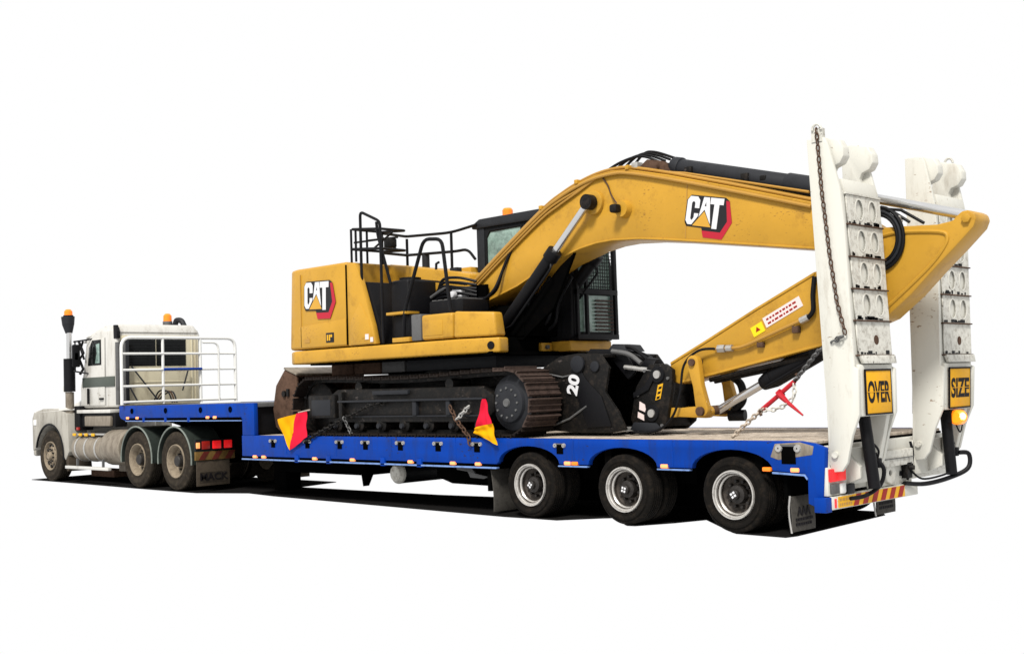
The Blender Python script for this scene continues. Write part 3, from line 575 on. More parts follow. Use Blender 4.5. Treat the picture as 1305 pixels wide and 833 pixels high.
# bonnet, guards, bumper
part('bonnet', MB().prism([(-18.1, .62, 0.75), (-16.1, .45, 0.95), (-16.1, .45, 1.75), (-16.9, .55, 1.62), (-17.9, .68, 1.42), (-18.1, .7, 1.2)], [(-18.1, 1.84, 0.75), (-16.1, 2.01, 0.95), (-16.1, 2.01, 1.75), (-16.9, 1.91, 1.62), (-17.9, 1.78, 1.42), (-18.1, 1.76, 1.2)]), 'cab_white', K, 0.06, 3)
for y0, y1 in ((0.05, 0.60), (1.86, 2.41)):
    g = [(-17.86, 0.62), (-17.88, 1.30), (-17.80, 1.43), (-17.35, 1.51), (-16.6, 1.50), (-16.2, 1.40), (-16.14, 0.62), (-16.30, 0.45)] + arc(XS, 0.52, 0.66, 0.66, 0, 165, 14)
    part('front_guard', MB().py(g, y0, y1), 'guard_dusty', K, 0.018, 2)
    part('arch_lip', MB().tube([(p[0], y0 if y0 < 1 else y1, p[1]) for p in arc(XS, 0.52, 0.665, 0.665, -5, 165, 16)], 0.022, 6), 'black', K)
    part('head_lamp', MB().box(-17.90, -17.84, y0 + 0.12, y1 - 0.12, 1.12, 1.30), 'chrome', K, 0.03)
    part('guard_flap', MB().py([(-16.34, 0.62), (-16.22, 0.62), (-16.16, 0.25), (-16.28, 0.22)], y0 + 0.02, y1 - 0.04), 'flap_dusty', K, 0.008)
part('bumper', MB().box(-18.02, -17.88, 0.12, 2.34, 0.50, 0.80), 'guard_dusty', K, 0.05, 3)
part('guard_lamp', MB().box(-17.80, -17.66, 0.035, 0.06, 1.16, 1.28), 'rack_white', K, 0.01)
part('guard_top_panel', MB().prism([(-17.82, .04, 1.42), (-16.2, .04, 1.47), (-16.2, .62, 1.47), (-17.82, .62, 1.42)], [(-17.74, .08, 1.47), (-16.3, .08, 1.54), (-16.3, .62, 1.56), (-17.74, .62, 1.50)]), 'cab_white', K, 0.02)
part('scuttle', MB().box(-16.2, -15.95, 0.20, 0.5, 1.05, 1.55), 'black', K, 0.02)
# stacks
for y, mm in ((0.16, 1), (2.30, 0)):
    st = part('exhaust_stack', MB().cyl((-16.30, y, 1.1), (-16.30, y, 3.10), 0.055, n=16), 'chrome', K)
    part('heat_shield', MB().cyl((-16.30, y, 1.85), (-16.30, y, 2.53), 0.115, n=18), 'black', st)
    part('lower_pipe', MB().cyl((-16.30, y, 1.35), (-16.30, y, 1.84), 0.085, n=16), 'tank_alloy', st)
    if mm:
        part('intake_snorkel', MB().cyl((-16.30, y, 3.06), (-16.33, y, 3.24), 0.07, 0.12, 16).cyl((-16.33, y, 3.24), (-16.34, y, 3.40), 0.12, 0.135, 16), 'dark_grey', st)
        part('beacon_base', MB().cyl((-16.32, y, 3.39), (-16.32, y, 3.43), 0.10, n=16), 'black', st)
        o = part('beacon', MB().lathe([(0.001, 0.10), (0.05, 0.09), (0.082, 0.05), (0.085, -0.03), (0.001, -0.03)], (0, 0, 0), 16, closed=False), 'lamp_amber', st)
        o.location = (-16.32, y, 3.46); o.rotation_euler = (R(90), 0, 0)
part('beacon_base', MB().box(-15.55, -15.1, 1.78, 2.0, 3.12, 3.17).cyl((-15.3, 1.85, 3.14), (-15.3, 1.85, 3.27), 0.10, n=14), 'grey', K, 0.008)
o = part('beacon', MB().lathe([(0.001, 0.12), (0.05, 0.11), (0.085, 0.07), (0.09, -0.05), (0.001, -0.05)], (0, 0, 0), 16, closed=False), 'lamp_amber', K)
o.location = (-15.3, 1.85, 3.32); o.rotation_euler = (R(90), 0, 0)
part('roof_horn', MB().tube(smooth_line([(-15.2, 1.96, 3.15), (-15.15, 1.98, 3.28), (-15.02, 2.02, 3.26), (-14.95, 2.04, 3.15)]), 0.06, 8), 'dark_grey', K)
# mirrors
for y, s in ((0.08, 1), (2.38, -1)):
    mr = part('mirror', MB().box(-15.86, -15.80, y - 0.08, y + 0.09, 2.34, 2.80), 'black', K, 0.03)
    part('mirror_arm', MB().tube([(-15.92, y, 2.86), (-15.55, cy0 if s > 0 else cy1, 2.90)], 0.018, 6).tube([(-15.92, y, 2.26), (-15.7, cy0 if s > 0 else cy1, 2.2)], 0.018, 6).tube([(-15.86, y, 2.26), (-15.86, y, 2.88)], 0.016, 6), 'black', mr)
    part('spot_mirror', MB().box(-15.86, -15.80, y - 0.06, y + 0.06, 2.46, 2.66), 'dark_grey', mr, 0.03)
part('mirror_bracket', MB().tube([(-15.95, 0.2, 2.88), (-15.78, 0.22, 2.62), (-15.92, 0.2, 2.5), (-15.80, 0.22, 2.3), (-15.9, 0.2, 2.2)], 0.03, 6).tube([(-15.80, 0.22, 2.86), (-15.9, 0.22, 2.72), (-15.76, 0.22, 2.5)], 0.025, 6), 'black', K)
part('bonnet_mirror', MB().cyl((-17.0, 0.42, 1.62), (-17.04, 0.42, 1.86), 0.02, n=8).lathe([(0.001, -0.03), (0.08, -0.03), (0.09, 0.03), (0.001, 0.05)], (-17.04, 0.42, 1.92), 16, closed=False), 'cab_white', K)
# tanks and steps
for y0, sy in ((0.30, 1), (2.16, -1)):
    tk = part('fuel_tank', MB().cyl((-16.0, y0, 0.70), (-14.72, y0, 0.70), 0.27, n=28), 'tank_alloy', K, 0.02)
    for x in (-15.85, -15.45, -15.0): part('tank_strap', MB().cyl((x, y0, 0.70), (x + 0.06, y0, 0.70), 0.279, n=28), 'steel', tk)
    part('hydraulic_tank', MB().cyl((-14.70, y0 + 0.04 * sy, 0.72), (-13.90, y0 + 0.04 * sy, 0.72), 0.35, n=28), 'tank_alloy', K, 0.02)
    part('step_rail', MB().box(-16.15, -14.3, y0 - 0.30 * sy - .03, y0 - 0.30 * sy + .05, 0.29, 0.35), 'cab_white', K, 0.01)
    for x in (-15.7, -14.6): part('step_hanger', MB().box(x, x + 0.04, y0 - 0.28 * sy - .02, y0 - 0.28 * sy + .02, 0.33, 0.5), 'grey', K)
    tr = part('tread_plate', MB().box(-16.1, -14.7, y0 - .2, y0 + .12, 0.965, 0.995), 'steel', K, 0.006)
    for x in (-16.02, -15.75, -15.5, -15.2): part('side_reflector', MB().box(x, x + 0.13, y0 - .215 * sy - .01, y0 - .215 * sy + .01, 0.945, 1.0), 'stripe_yellow', tr, 0.006)
part('under_step', MB().box(-16.1, -15.1, 0.5, 0.9, 0.10, 0.24), 'rust', K, 0.01)
part('battery_box', MB().box(-15.0, -13.9, 0.55, 1.0, 0.22, 0.5), 'tank_alloy', K, 0.02)
part('side_lamp', MB().box(-15.95, -15.85, 0.12, 0.16, 1.06, 1.12), 'lamp_red_dim', K, 0.006)
# rear lamps, hazard board, mud flaps
for y0, near in ((0.0, True), (1.72, False)):
    lp = part('lamp_board', MB().box(-11.14, -11.08, y0, y0 + 0.78, 0.71, 0.91), 'black', K, 0.006)
    part('indicator_lamp', MB().box(-11.08, -11.06, y0 + 0.0, y0 + 0.07, 0.76, 0.86), 'marker_lit', lp, 0.006)
    part('tail_lamp', MB().box(-11.08, -11.06, y0 + 0.11, y0 + 0.27, 0.74, 0.88), 'lamp_red_dim', lp, 0.01)
    part('tail_lamp', MB().box(-11.08, -11.055, y0 + 0.32, y0 + 0.49, 0.74, 0.88), 'lamp_red', lp, 0.01)
    part('tail_lamp', MB().box(-11.08, -11.055, y0 + 0.55, y0 + 0.71, 0.74, 0.88), 'lamp_red', lp, 0.01)
    hz = part('hazard_board', MB().box(-11.14, -11.085, y0, y0 + 0.78, 0.55, 0.70), 'board_shaded', K, 0.004)
    for k in range(3):
        a = y0 + 0.05 + k * 0.26
        part('hazard_stripe', MB().px([(a, 0.555), (a + 0.12, 0.555), (a + 0.22, 0.695), (a + 0.10, 0.695)], -11.0845, -11.081), 'board_red_shaded', hz)
    fl = part('mud_flap', MB().box(-11.12, -11.10, y0 + 0.02, y0 + 0.68, 0.10, 0.54), 'flap_dusty', K, 0.004)
    part('flap_panel', MB().box(-11.10, -11.095, y0 + 0.08, y0 + 0.62, 0.16, 0.34), 'rubber_dusty', fl)
    text('MACK', 0.17, 0.008, lambda u, v, w_, y0=y0: (-11.093 + w_, y0 + 0.35 + u * 1.15, 0.25 + v), 'sign_black', 'flap_lettering', fl, 0.004)

# =================================================================== EXCAVATOR
X = thing('tracked_excavator', 'yellow hydraulic excavator with folded boom and black bucket on the blue trailer deck', 'excavator', (-5.6, 1.3, 1.0))
XL, XR, ZC, RC = -7.72, -3.43, 1.452, 0.425
# track shoes
sh = MB().box(-0.092, 0.092, -0.30, 0.30, -0.016, 0.004)
for gx, gh in ((-0.080, 0.036), (0.0, 0.022), (0.070, 0.022)): sh.prism([(gx - 0.012, -0.30, 0.003), (gx + 0.012, -0.30, 0.003), (gx + 0.007, -0.30, gh), (gx - 0.007, -0.30, gh)], [(gx - 0.012, 0.30, 0.003), (gx + 0.012, 0.30, 0.003), (gx + 0.007, 0.30, gh), (gx - 0.007, 0.30, gh)])
shm = mesh(sh); shm.name = 'track_shoe'; shm.materials.append(MATS['track_dark'])
shd = shm.copy(); shd.materials.clear(); shd.materials.append(MATS['track_brown'])
Ls = XR - XL; per = 2 * Ls + 2 * math.pi * RC; NS = 54
def path(s):
    s %= per
    if s < Ls:
        t = s / Ls; return (XL + s, ZC + RC - 0.05 * math.sin(math.pi * t) ** 2 * (1 if 0 < t < 1 else 0), 0.0)
    s -= Ls
    if s < math.pi * RC: a = s / RC; return (XR + RC * math.sin(a), ZC + RC * math.cos(a), a)
    s -= math.pi * RC
    if s < Ls: return (XR - s, ZC - RC, math.pi)
    s -= Ls; a = s / RC; return (XL - RC * math.sin(a), ZC - RC * math.cos(a), math.pi + a)
for ty in (0.30, 2.30):
    fr = part('track_frame', MB().py([(-7.35, 1.20), (-3.9, 1.20), (-3.72, 1.34), (-3.72, 1.56), (-3.95, 1.68), (-7.1, 1.70), (-7.35, 1.58)], ty - 0.22, ty + 0.2), 'black_steel', X, 0.03, 2)
    part('frame_ledge', MB().box(-7.0, -3.85, ty - 0.30, ty - 0.2, 1.50, 1.53).box(-7.0, -3.85, ty - 0.26, ty - 0.2, 1.28, 1.30), 'dark_grey', fr, 0.008)
    part('frame_box', MB().box(-7.75, -7.08, ty - 0.29, ty - 0.15, 1.27, 1.62), 'black_steel', fr, 0.02)
    part('frame_box_cover', MB().box(-7.66, -7.18, ty - 0.297, ty - 0.28, 1.31, 1.55), 'dark_grey', fr, 0.01)
    part('frame_bracket', MB().box(-6.98, -6.90, ty - 0.29, ty - 0.15, 1.26, 1.66), 'black_steel', fr, 0.01)
    for k in range(7):
        part('track_roller', MB().lathe([(0.001, -0.22), (0.06, -0.22), (0.07, -0.2), (0.11, -0.18), (0.11, 0.18), (0.001, 0.2)], (-7.15 + k * 0.52, ty, 1.17), 18, closed=False), 'black_steel', fr)
        part('roller_cap', MB().lathe([(0.001, -0.25), (0.035, -0.25), (0.045, -0.21), (0.001, -0.21)], (-7.15 + k * 0.52, ty, 1.15), 12, closed=False), 'dark_grey', fr)
    for x in (-6.6, -4.6): part('carrier_roller', MB().lathe([(0.001, -0.2), (0.08, -0.2), (0.08, 0.15), (0.001, 0.15)], (x, ty, 1.72), 16, closed=False), 'black_steel', fr)
    part('drive_sprocket', MB().lathe([(0.001, -0.27), (0.20, -0.265), (0.25, -0.24), (0.27, -0.2), (0.36, -0.16), (0.36, 0.16), (0.001, 0.18)], (XR, ty, ZC), 36, closed=False), 'dark_grey', fr)
    part('frame_step', MB().box(-6.2, -5.4, ty - 0.27, ty - 0.2, 1.60, 1.66).box(-5.3, -5.22, ty - 0.28, ty - .2, 1.3, 1.52).box(-4.6, -4.52, ty - 0.28, ty - .2, 1.3, 1.52), 'dark_grey', fr, 0.008)
    part('sprocket_hub', MB().lathe([(0.001, -0.29), (0.05, -0.29), (0.06, -0.26), (0.001, -0.26)], (XR, ty, ZC), 16, closed=False), 'grey', fr)
    bo = MB()
    for k in range(12):
        a = k * math.pi / 6; bo.cyl((XR + .19 * math.cos(a), ty - .28, ZC + .19 * math.sin(a)), (XR + .19 * math.cos(a), ty - .25, ZC + .19 * math.sin(a)), 0.016, n=6)
    part('sprocket_bolts', bo, 'grey', fr)
    part('idler_wheel', MB().lathe([(0.001, -0.18), (0.14, -0.18), (0.16, -0.12), (0.33, -0.10), (0.36, -0.08), (0.36, 0.08), (0.001, 0.15)], (XL, ty, ZC), 36, closed=False), 'black_steel', fr)
    tb = part('track_chain', MB().prism([(p[0], ty - 0.10, p[1]) for p in [(lambda q: (q[0] - .03 * math.sin(q[2]), q[1] - .03 * math.cos(q[2])))(path(per * i / 80)) for i in range(80)]], [(p[0], ty + 0.10, p[1]) for p in [(lambda q: (q[0] - .03 * math.sin(q[2]), q[1] - .03 * math.cos(q[2])))(path(per * i / 80)) for i in range(80)]]), 'black_steel', X)
    # keep only the belt of the chain, not the side caps
    bm = bmesh.new(); bm.from_mesh(tb.data); bmesh.ops.delete(bm, geom=[q for q in bm.faces if len(q.verts) > 4], context='FACES'); bm.to_mesh(tb.data); bm.free()
    sm = tb.modifiers.new('s', 'SOLIDIFY'); sm.thickness = 0.07; sm.offset = 0
    for i in range(NS):
        q = path(per * i / NS); inst('track_shoe', shd if XR - 0.25 < q[0] and q[1] > 1.1 else shm, tb, (q[0], ty, q[1]), (0, q[2], 0))
part('car_body', MB().box(-7.1, -4.0, 0.55, 2.05, 1.50, 1.90), 'black_steel', X, 0.04)
part('hose_tray', MB().box(-6.7, -4.3, 0.75, 1.0, 1.90, 2.0), 'void_black', X, 0.01)
part('swing_ring', MB().pz([(-5.55 + 0.62 * math.cos(i * math.pi / 16), 1.3 + 0.62 * math.sin(i * math.pi / 16)) for i in range(32)], 1.86, 2.10), 'black_steel', X)
for i, (x0, x1, m) in enumerate(((-7.95, -7.40, 'rust'), (-7.36, -6.72, 'rust'), (-6.68, -6.15, 'grey'), (-6.1, -4.2, 'dark_grey'))):
    part('belly_guard', MB().box(x0, x1, 0.62, 2.0, 1.93, 2.10), m, X, 0.01)
part('platform_underside', MB().box(-8.0, -3.9, 0.25, 2.4, 2.09, 2.14), 'void_black', X)
plan = [(-8.52, 0.26), (-8.22, 0.10), (-4.40, 0.10), (-3.80, 0.30), (-3.84, 0.52), (-4.75, 0.60), (-4.75, 1.50), (-4.60, 1.57), (-4.60, 2.5), (-8.22, 2.5), (-8.52, 2.34)]
part('platform_skirt', MB().pz(plan, 2.12, 2.325), 'yellow', X, 0.03, 3)
o = part('jacking_plug', MB().lathe([(0.001, -0.012), (0.05, -0.012), (0.055, 0.0), (0.001, 0.0)], (0, 0, 0), 16, closed=False), 'sign_black', X)
o.location = (-3.92, 0.255, 2.22); o.rotation_euler = (0, 0, R(18))
# counterweight and engine housing
cwp = [(-8.52, 0.27), (-8.40, 0.16), (-8.20, 0.10), (-6.84, 0.10), (-6.84, 2.5), (-8.20, 2.5), (-8.52, 2.32)]
cwt = [(-8.46, 0.28), (-8.34, 0.17), (-8.14, 0.11), (-6.84, 0.11), (-6.84, 2.49), (-8.14, 2.49), (-8.46, 2.32)]
cw = part('counterweight', MB().prism([(x, y, 2.345) for x, y in cwp], [(x, y, 3.62) for x, y in cwt]), 'yellow', X, 0.05, 3)
part('counterweight_band', MB().py([(-8.08, 2.37), (-6.86, 2.37), (-6.86, 2.76), (-8.08, 2.70)], 0.094, 0.12), 'yellow', cw, 0.006)
part('panel_gap', MB().box(-6.845, -6.835, 0.094, 0.3, 2.36, 3.57), 'void_black', cw)
part('panel_line', MB().box(-8.02, -8.005, 0.094, 0.11, 2.37, 3.52), 'copper_line', cw)
part('decal_plate', MB().box(-7.36, -7.16, 0.088, 0.10, 2.42, 2.57), 'logo_black', cw, 0.004)
b = MB(); b.box(-7.33, -7.30, 0.084, 0.09, 2.45, 2.54).box(-7.28, -7.25, 0.084, 0.09, 2.45, 2.54).box(-7.24, -7.20, 0.084, 0.09, 2.50, 2.54); part('decal_print', b, 'stripe_yellow', cw)
part('decal_plate', MB().box(-7.92, -7.78, 0.088, 0.10, 2.44, 2.50), 'copper_line', cw)
sd = part('side_door', MB().py([(-6.83, 2.345), (-6.17, 2.345), (-6.24, 2.62), (-6.56, 3.47), (-6.64, 3.58), (-6.83, 3.60)], 0.105, 0.20), 'yellow', X, 0.02, 2)
part('door_recess', MB().py([(-6.76, 2.36), (-6.22, 2.36), (-6.33, 2.72), (-6.52, 2.98), (-6.76, 2.70)], 0.098, 0.11), 'yellow', sd, 0.008)
part('door_sticker', MB().box(-6.40, -6.32, 0.09, 0.10, 2.42, 2.50).box(-6.28, -6.22, 0.09, 0.10, 2.38, 2.45), 'sticker_pink', sd)
part('engine_hood', MB().py([(-6.83, 2.345), (-5.0, 2.345), (-5.0, 3.30), (-5.3, 3.37), (-6.83, 3.62)], 0.92, 1.52), 'yellow', X, 0.03, 2)
part('hood_seam', MB().py([(-6.2, 3.32), (-5.05, 3.15), (-5.05, 3.17), (-6.2, 3.34)], 0.912, 0.93), 'logo_black', X)
part('hood_far', MB().box(-6.83, -5.6, 1.52, 2.5, 2.345, 3.50), 'yellow', X, 0.03)
part('hood_latch', MB().tube([(-5.75, 0.95, 3.42), (-5.72, 0.93, 3.52), (-5.66, 0.93, 3.54)], 0.02, 6).box(-5.5, -5.35, 1.0, 1.1, 3.38, 3.44), 'dark_grey', X)
part('muffler_pipe', MB().cyl((-6.6, 1.5, 3.5), (-6.6, 1.5, 3.80), 0.06), 'dark_grey', X)
# open service bay
part('bay_bulkhead', MB().py([(-6.60, 2.345), (-6.1, 2.345), (-6.16, 2.55), (-6.45, 3.28), (-6.60, 3.30)], 0.21, 0.86), 'black', X, 0.01)
part('service_tank', MB().box(-6.02, -5.62, 0.28, 0.84, 2.345, 3.26), 'black', X, 0.04, 3)
part('tank_lid', MB().cyl((-5.82, 0.5, 3.24), (-5.82, 0.5, 3.30), 0.16), 'black', X)
part('bay_locker', MB().box(-5.9, -5.4, 0.22, 0.5, 2.345, 2.74), 'black', X, 0.02)
part('step_tread', MB().box(-5.95, -5.52, 0.13, 0.40, 2.745, 2.785), 'yellow', X, 0.006)
part('step_tread', MB().box(-5.80, -5.42, 0.11, 0.35, 2.345, 2.41), 'yellow', X, 0.006)
part('grey_locker', MB().box(-5.40, -5.19, 0.13, 0.6, 2.345, 2.72), 'grey', X, 0.02)
part('battery_cover', MB().box(-5.25, -4.55, 0.35, 0.86, 2.66, 2.90), 'black', X, 0.02)
for k in range(5): part('tread_stud_strip', MB().box(-5.20 + k * 0.13, -5.12 + k * 0.13, 0.36, 0.80, 2.90, 2.915), 'grey', X, 0.004)
part('bay_back', MB().box(-5.6, -4.6, 0.86, 0.91, 2.345, 3.12), 'void_black', X)
part('control_valve', MB().box(-5.15, -4.95, 0.7, 0.9, 2.95, 3.10).cyl((-5.05, 0.68, 3.0), (-5.05, 0.6, 3.0), 0.05), 'logo_white', X, 0.02)
for k in range(6):
    z = 2.95 + 0.05 * k
    part('hydraulic_hose', MB().tube(smooth_line([(-5.65 + .03 * k, 0.75, 2.92 + 0.03 * k), (-5.35, 0.72, z + .04), (-5.0, 0.70, z + .02 * (k % 3)), (-4.75, 0.82, z - .03)]), 0.022, 6), 'black', X)
part('tool_box', MB().box(-5.17, -4.53, 0.12, 0.85, 2.345, 2.70), 'yellow', X, 0.04, 3)
part('tool_box_panel', MB().box(-5.12, -4.72, 0.112, 0.13, 2.40, 2.61), 'yellow', X, 0.012)
part('tool_box', MB().prism([(-4.51, 0.12, 2.345), (-4.40, 0.12, 2.345), (-3.86, 0.30, 2.345), (-3.88, 0.52, 2.345), (-4.51, 0.60, 2.345)], [(-4.51, 0.14, 2.71), (-4.40, 0.14, 2.71), (-3.90, 0.32, 2.67), (-3.92, 0.50, 2.67), (-4.51, 0.58, 2.71)]), 'yellow', X, 0.035, 3)
# handrails
def rail(pts, r=0.022, rad=0.08): part('handrail', MB().tube(bend(pts, rad), r, 8), 'black', X)
rail([(-6.52, 0.15, 3.26), (-6.52, 0.15, 4.34), (-6.06, 0.15, 4.14), (-6.05, 0.15, 2.36)])
rail([(-6.14, 0.15, 4.14), (-6.12, 0.15, 3.95), (-5.97, 0.25, 3.22)])
rail([(-6.06, 0.15, 4.03), (-6.74, 0.15, 4.10), (-6.74, 0.75, 4.10), (-6.2, 0.75, 4.06), (-6.06, 0.15, 4.03)], 0.02, 0.05)
rail([(-6.06, 0.15, 3.74), (-6.76, 0.15, 3.80), (-6.76, 0.75, 3.80), (-6.2, 0.75, 3.76), (-6.06, 0.15, 3.74)], 0.02, 0.05)
for p in ((-6.75, 0.15), (-6.64, 0.15), (-6.75, 0.45), (-6.75, 0.75)): rail([(p[0], p[1], 3.60), (p[0], p[1], 4.10)], 0.018)
rail([(-5.60, 0.15, 2.36), (-5.55, 0.15, 2.80), (-5.10, 0.15, 3.77), (-4.72, 0.15, 3.73), (-4.58, 0.15, 2.72)], 0.026, 0.12)
rail([(-6.74, 0.75, 4.08), (-6.95, 1.4, 4.1), (-6.85, 1.45, 4.10), (-6.0, 1.5, 4.06), (-5.45, 1.52, 4.12)], 0.022, 0.2)
rail([(-6.76, 0.75, 3.78), (-6.95, 1.4, 3.80), (-6.85, 1.45, 3.80), (-5.9, 1.5, 3.76), (-5.65, 1.52, 3.77), (-5.5, 1.53, 3.6)], 0.022, 0.12)
for x in (-7.0, -5.95): rail([(x, 1.46, 3.5), (x, 1.46, 4.07)], 0.022)
part('rear_camera', MB().box(-6.42, -6.24, 0.5, 0.62, 3.80, 3.94), 'black_steel', X, 0.02)
for p, q in (((-6.7, .5, 3.80), (-6.3, .6, 4.05)), ((-6.7, .65, 4.05), (-6.25, .6, 3.78)), ((-6.74, .45, 3.95), (-6.2, .6, 3.95)), ((-6.74, .2, 3.9), (-6.1, .3, 3.9))): part('cage_brace', MB().cyl(p, q, 0.016, n=6), 'black_steel', X)
# cab of the excavator
CX0, CX1, CY0, CY1, CZ0, CZ1 = -5.52, -3.62, 1.58, 2.50, 2.27, 4.16
ec = part('operator_cab', MB().py([(CX0, CZ0), (CX1 - 0.06, CZ0), (CX1, CZ0 + 0.06), (CX1, 3.3), (CX1 - 0.12, 3.9), (CX1 - 0.3, CZ1 - .04), (CX0 + 0.08, CZ1), (CX0, CZ1 - 0.08)], CY0, CY1), 'black', X, 0.04, 3)
part('cab_roof', MB().py([(CX0 - 0.06, 4.12), (CX0 + 0.1, 4.20), (-4.0, 4.20), (CX1 - 0.05, 4.10), (CX1 - 0.05, 4.05), (CX0 - .06, 4.06)], CY0 - 0.04, CY1 + 0.04), 'dark_grey', ec, 0.02)
part('side_glass', MB().py([(-5.28, 3.25), (-4.55, 3.1), (-4.55, 4.0), (-5.2, 4.0), (-5.28, 3.9)], CY0 - 0.008, CY0 + .01), 'glass_cab_sheen', ec)
part('glass_frame', MB().tube([(-5.28, CY0 - .01, 3.25), (-4.55, CY0 - .01, 3.1), (-4.55, CY0 - .01, 4.0), (-5.2, CY0 - .01, 4.0), (-5.28, CY0 - .01, 3.9)], 0.02, 6, closed=True), 'black', ec)
part('cab_pillar', MB().box(-5.50, -5.34, CY0 - 0.012, CY0 + 0.02, 2.4, 4.08), 'dark_grey', ec, 0.01)
part('front_glass', MB().box(CX1 - 0.01, CX1 + 0.006, CY0 + 0.08, CY1 - 0.1, 3.02, 3.85), 'glass_cab_sheen', ec)
part('lower_glass', MB().box(CX1 - 0.01, CX1 + 0.006, CY0 + 0.08, CY1 - 0.1, 2.40, 2.92), 'glass_cab_sheen', ec)
gf = part('front_guard', MB().box(CX1 + .03, CX1 + 0.08, CY0 + 0.02, CY0 + 0.07, 2.32, 3.9).box(CX1 + .03, CX1 + 0.08, CY1 - 0.07, CY1 - 0.01, 2.32, 3.9).box(CX1 + .03, CX1 + 0.08, CY0 + 0.22, CY0 + 0.27, 2.32, 3.9).box(CX1 + .03, CX1 + 0.085, CY0 + 0.02, CY1 - 0.01, 2.93, 3.0).box(CX1 + .03, CX1 + 0.085, CY0 + 0.02, CY1 - 0.01, 2.29, 2.36), 'black', ec, 0.006)
b = MB()
for k in range(17): z = 3.04 + k * 0.05; b.box(CX1 + .045, CX1 + .053, CY0 + 0.28, CY1 - 0.08, z, z + 0.011)
for k in range(11): y = CY0 + 0.31 + k * 0.05; b.box(CX1 + .054, CX1 + .060, y, y + 0.010, 3.0, 3.88)
part('guard_mesh', b, 'black', ec)
b = MB()
for k in range(9): z = 2.42 + k * 0.052; b.box(CX1 + .02, CX1 + .05, CY0 + 0.46, CY1 - 0.08, z, z + 0.022)
part('guard_slats', b, 'track_brown', ec)
part('cab_bolts', MB().lathe([(0.001, -.01), (0.02, -.01), (0.02, .01), (0.001, .01)], (CX1 + .07, CY1 - .03, 2.4), 8, closed=False).lathe([(0.001, -.01), (0.02, -.01), (0.02, .01), (0.001, .01)], (CX1 + .07, CY1 - .03, 2.95), 8, closed=False), 'grey', ec)
o = part('cab_beacon', MB().lathe([(0.001, 0.07), (0.06, 0.07), (0.08, 0.04), (0.08, -0.05), (0.001, -0.05)], (0, 0, 0), 16, closed=False), 'lamp_amber', ec)
o.location = (-5.0, 1.75, 4.26); o.rotation_euler = (R(90), 0, 0)
part('cab_sill', MB().box(-4.6, -3.66, 1.56, 2.46, 2.13, 2.275), 'yellow', X, 0.02)
part('front_bulkhead', MB().box(-4.9, -3.9, 0.88, 1.57, 2.345, 2.75), 'void_black', X, 0.02)
part('swivel_block', MB().box(-4.7, -3.95, 0.97, 1.53, 2.5, 2.80), 'void_black', X, 0.05)
part('front_frame_shade', MB().box(-4.72, -4.05, 0.62, 1.54, 2.10, 2.34), 'void_black', X, 0.01)  # black block paints the shadow on the platform's centre front
part('front_lug', MB().box(-4.03, -3.97, 1.30, 1.52, 2.14, 2.26), 'yellow', X, 0.01)
part('grease_fitting', MB().cyl((-3.97, 1.4, 2.2), (-3.93, 1.4, 2.2), 0.03, n=8), 'grey', X)
for k in range(7):
    a = random.uniform(-.1, .1)
    part('hydraulic_hose', MB().tube(smooth_line([(-4.35 + .06 * k, 0.99 + .06 * k, 2.4), (-4.1 + .05 * k, 0.99 + .07 * k, 2.6 + a), (-3.95 + .04 * k, 0.99 + .07 * k, 2.90 + a), (-3.7 + .04 * k, 1.0 + .07 * k, 3.15)]), 0.024, 6), 'black', X)
# boom
BY0, BY1 = 0.95, 1.55
BT = [(-5.36, 2.96), (-5.01, 3.16), (-4.34, 3.59), (-3.56, 4.06), (-3.2, 4.22), (-2.9, 4.32), (-2.6, 4.385), (-2.3, 4.405), (-2.03, 4.38), (-1.42, 4.22), (-0.29, 3.88), (0.58, 3.61), (1.10, 3.34)]
BB = [(1.30, 3.20), (1.30, 3.05), (1.18, 2.96), (0.6, 3.07), (-0.32, 3.22), (-1.46, 3.40), (-1.9, 3.46), (-2.33, 3.49), (-2.6, 3.48), (-2.88, 3.44), (-3.38, 3.31), (-4.06, 3.04), (-4.97, 2.79), (-5.19, 2.76), (-5.34, 2.82)]
boom = part('boom', MB().py(BT + BB, BY0, BY1), 'yellow', X, 0.02, 2)
for ye in (BY0 - 0.012, BY1 - 0.01):
    part('boom_flange', MB().py([(x, z - 0.005) for x, z in BT[1:12]] + [(x, z - 0.035) for x, z in BT[1:12]][::-1], ye, ye + 0.022), 'yellow', boom, 0.004, 1)
    lo = [(0.6, 3.07), (-0.32, 3.22), (-1.46, 3.40), (-1.9, 3.46), (-2.33, 3.49), (-2.6, 3.48), (-2.88, 3.44), (-3.38, 3.31), (-4.06, 3.04), (-4.9, 2.81)]
    part('boom_flange', MB().py([(x, z + 0.005) for x, z in lo] + [(x, z + 0.03) for x, z in lo][::-1], ye, ye + 0.022), 'yellow', boom, 0.004, 1)
part('boom_seam', MB().py([(-1.18, 3.40), (-1.165, 3.40), (-1.105, 4.08), (-1.12, 4.08)], BY0 - 0.004, BY0 + .01), 'copper_line', boom)
def along(off, y, i0, i1): return [(x, y, z + off) for x, z in BT[i0:i1]]
for off, y in ((0.025, BY0 + 0.05), (0.03, BY0 + 0.13), (-0.055, BY0 - 0.03)):
    part('boom_pipe', MB().tube(smooth_line(along(off, y, 1, 12), 4), 0.022, 8), 'copper_line', boom)
for off in (-0.10, -0.15): part('boom_pipe', MB().tube(smooth_line([(x, BY0 - 0.028, z + off) for x, z in BT[1:5]] + [(-2.85, BY0 - 0.02, 4.27 + off * .4), (-2.5, BY0 - 0.01, 4.36)], 4), 0.016, 8), 'copper_line', boom)
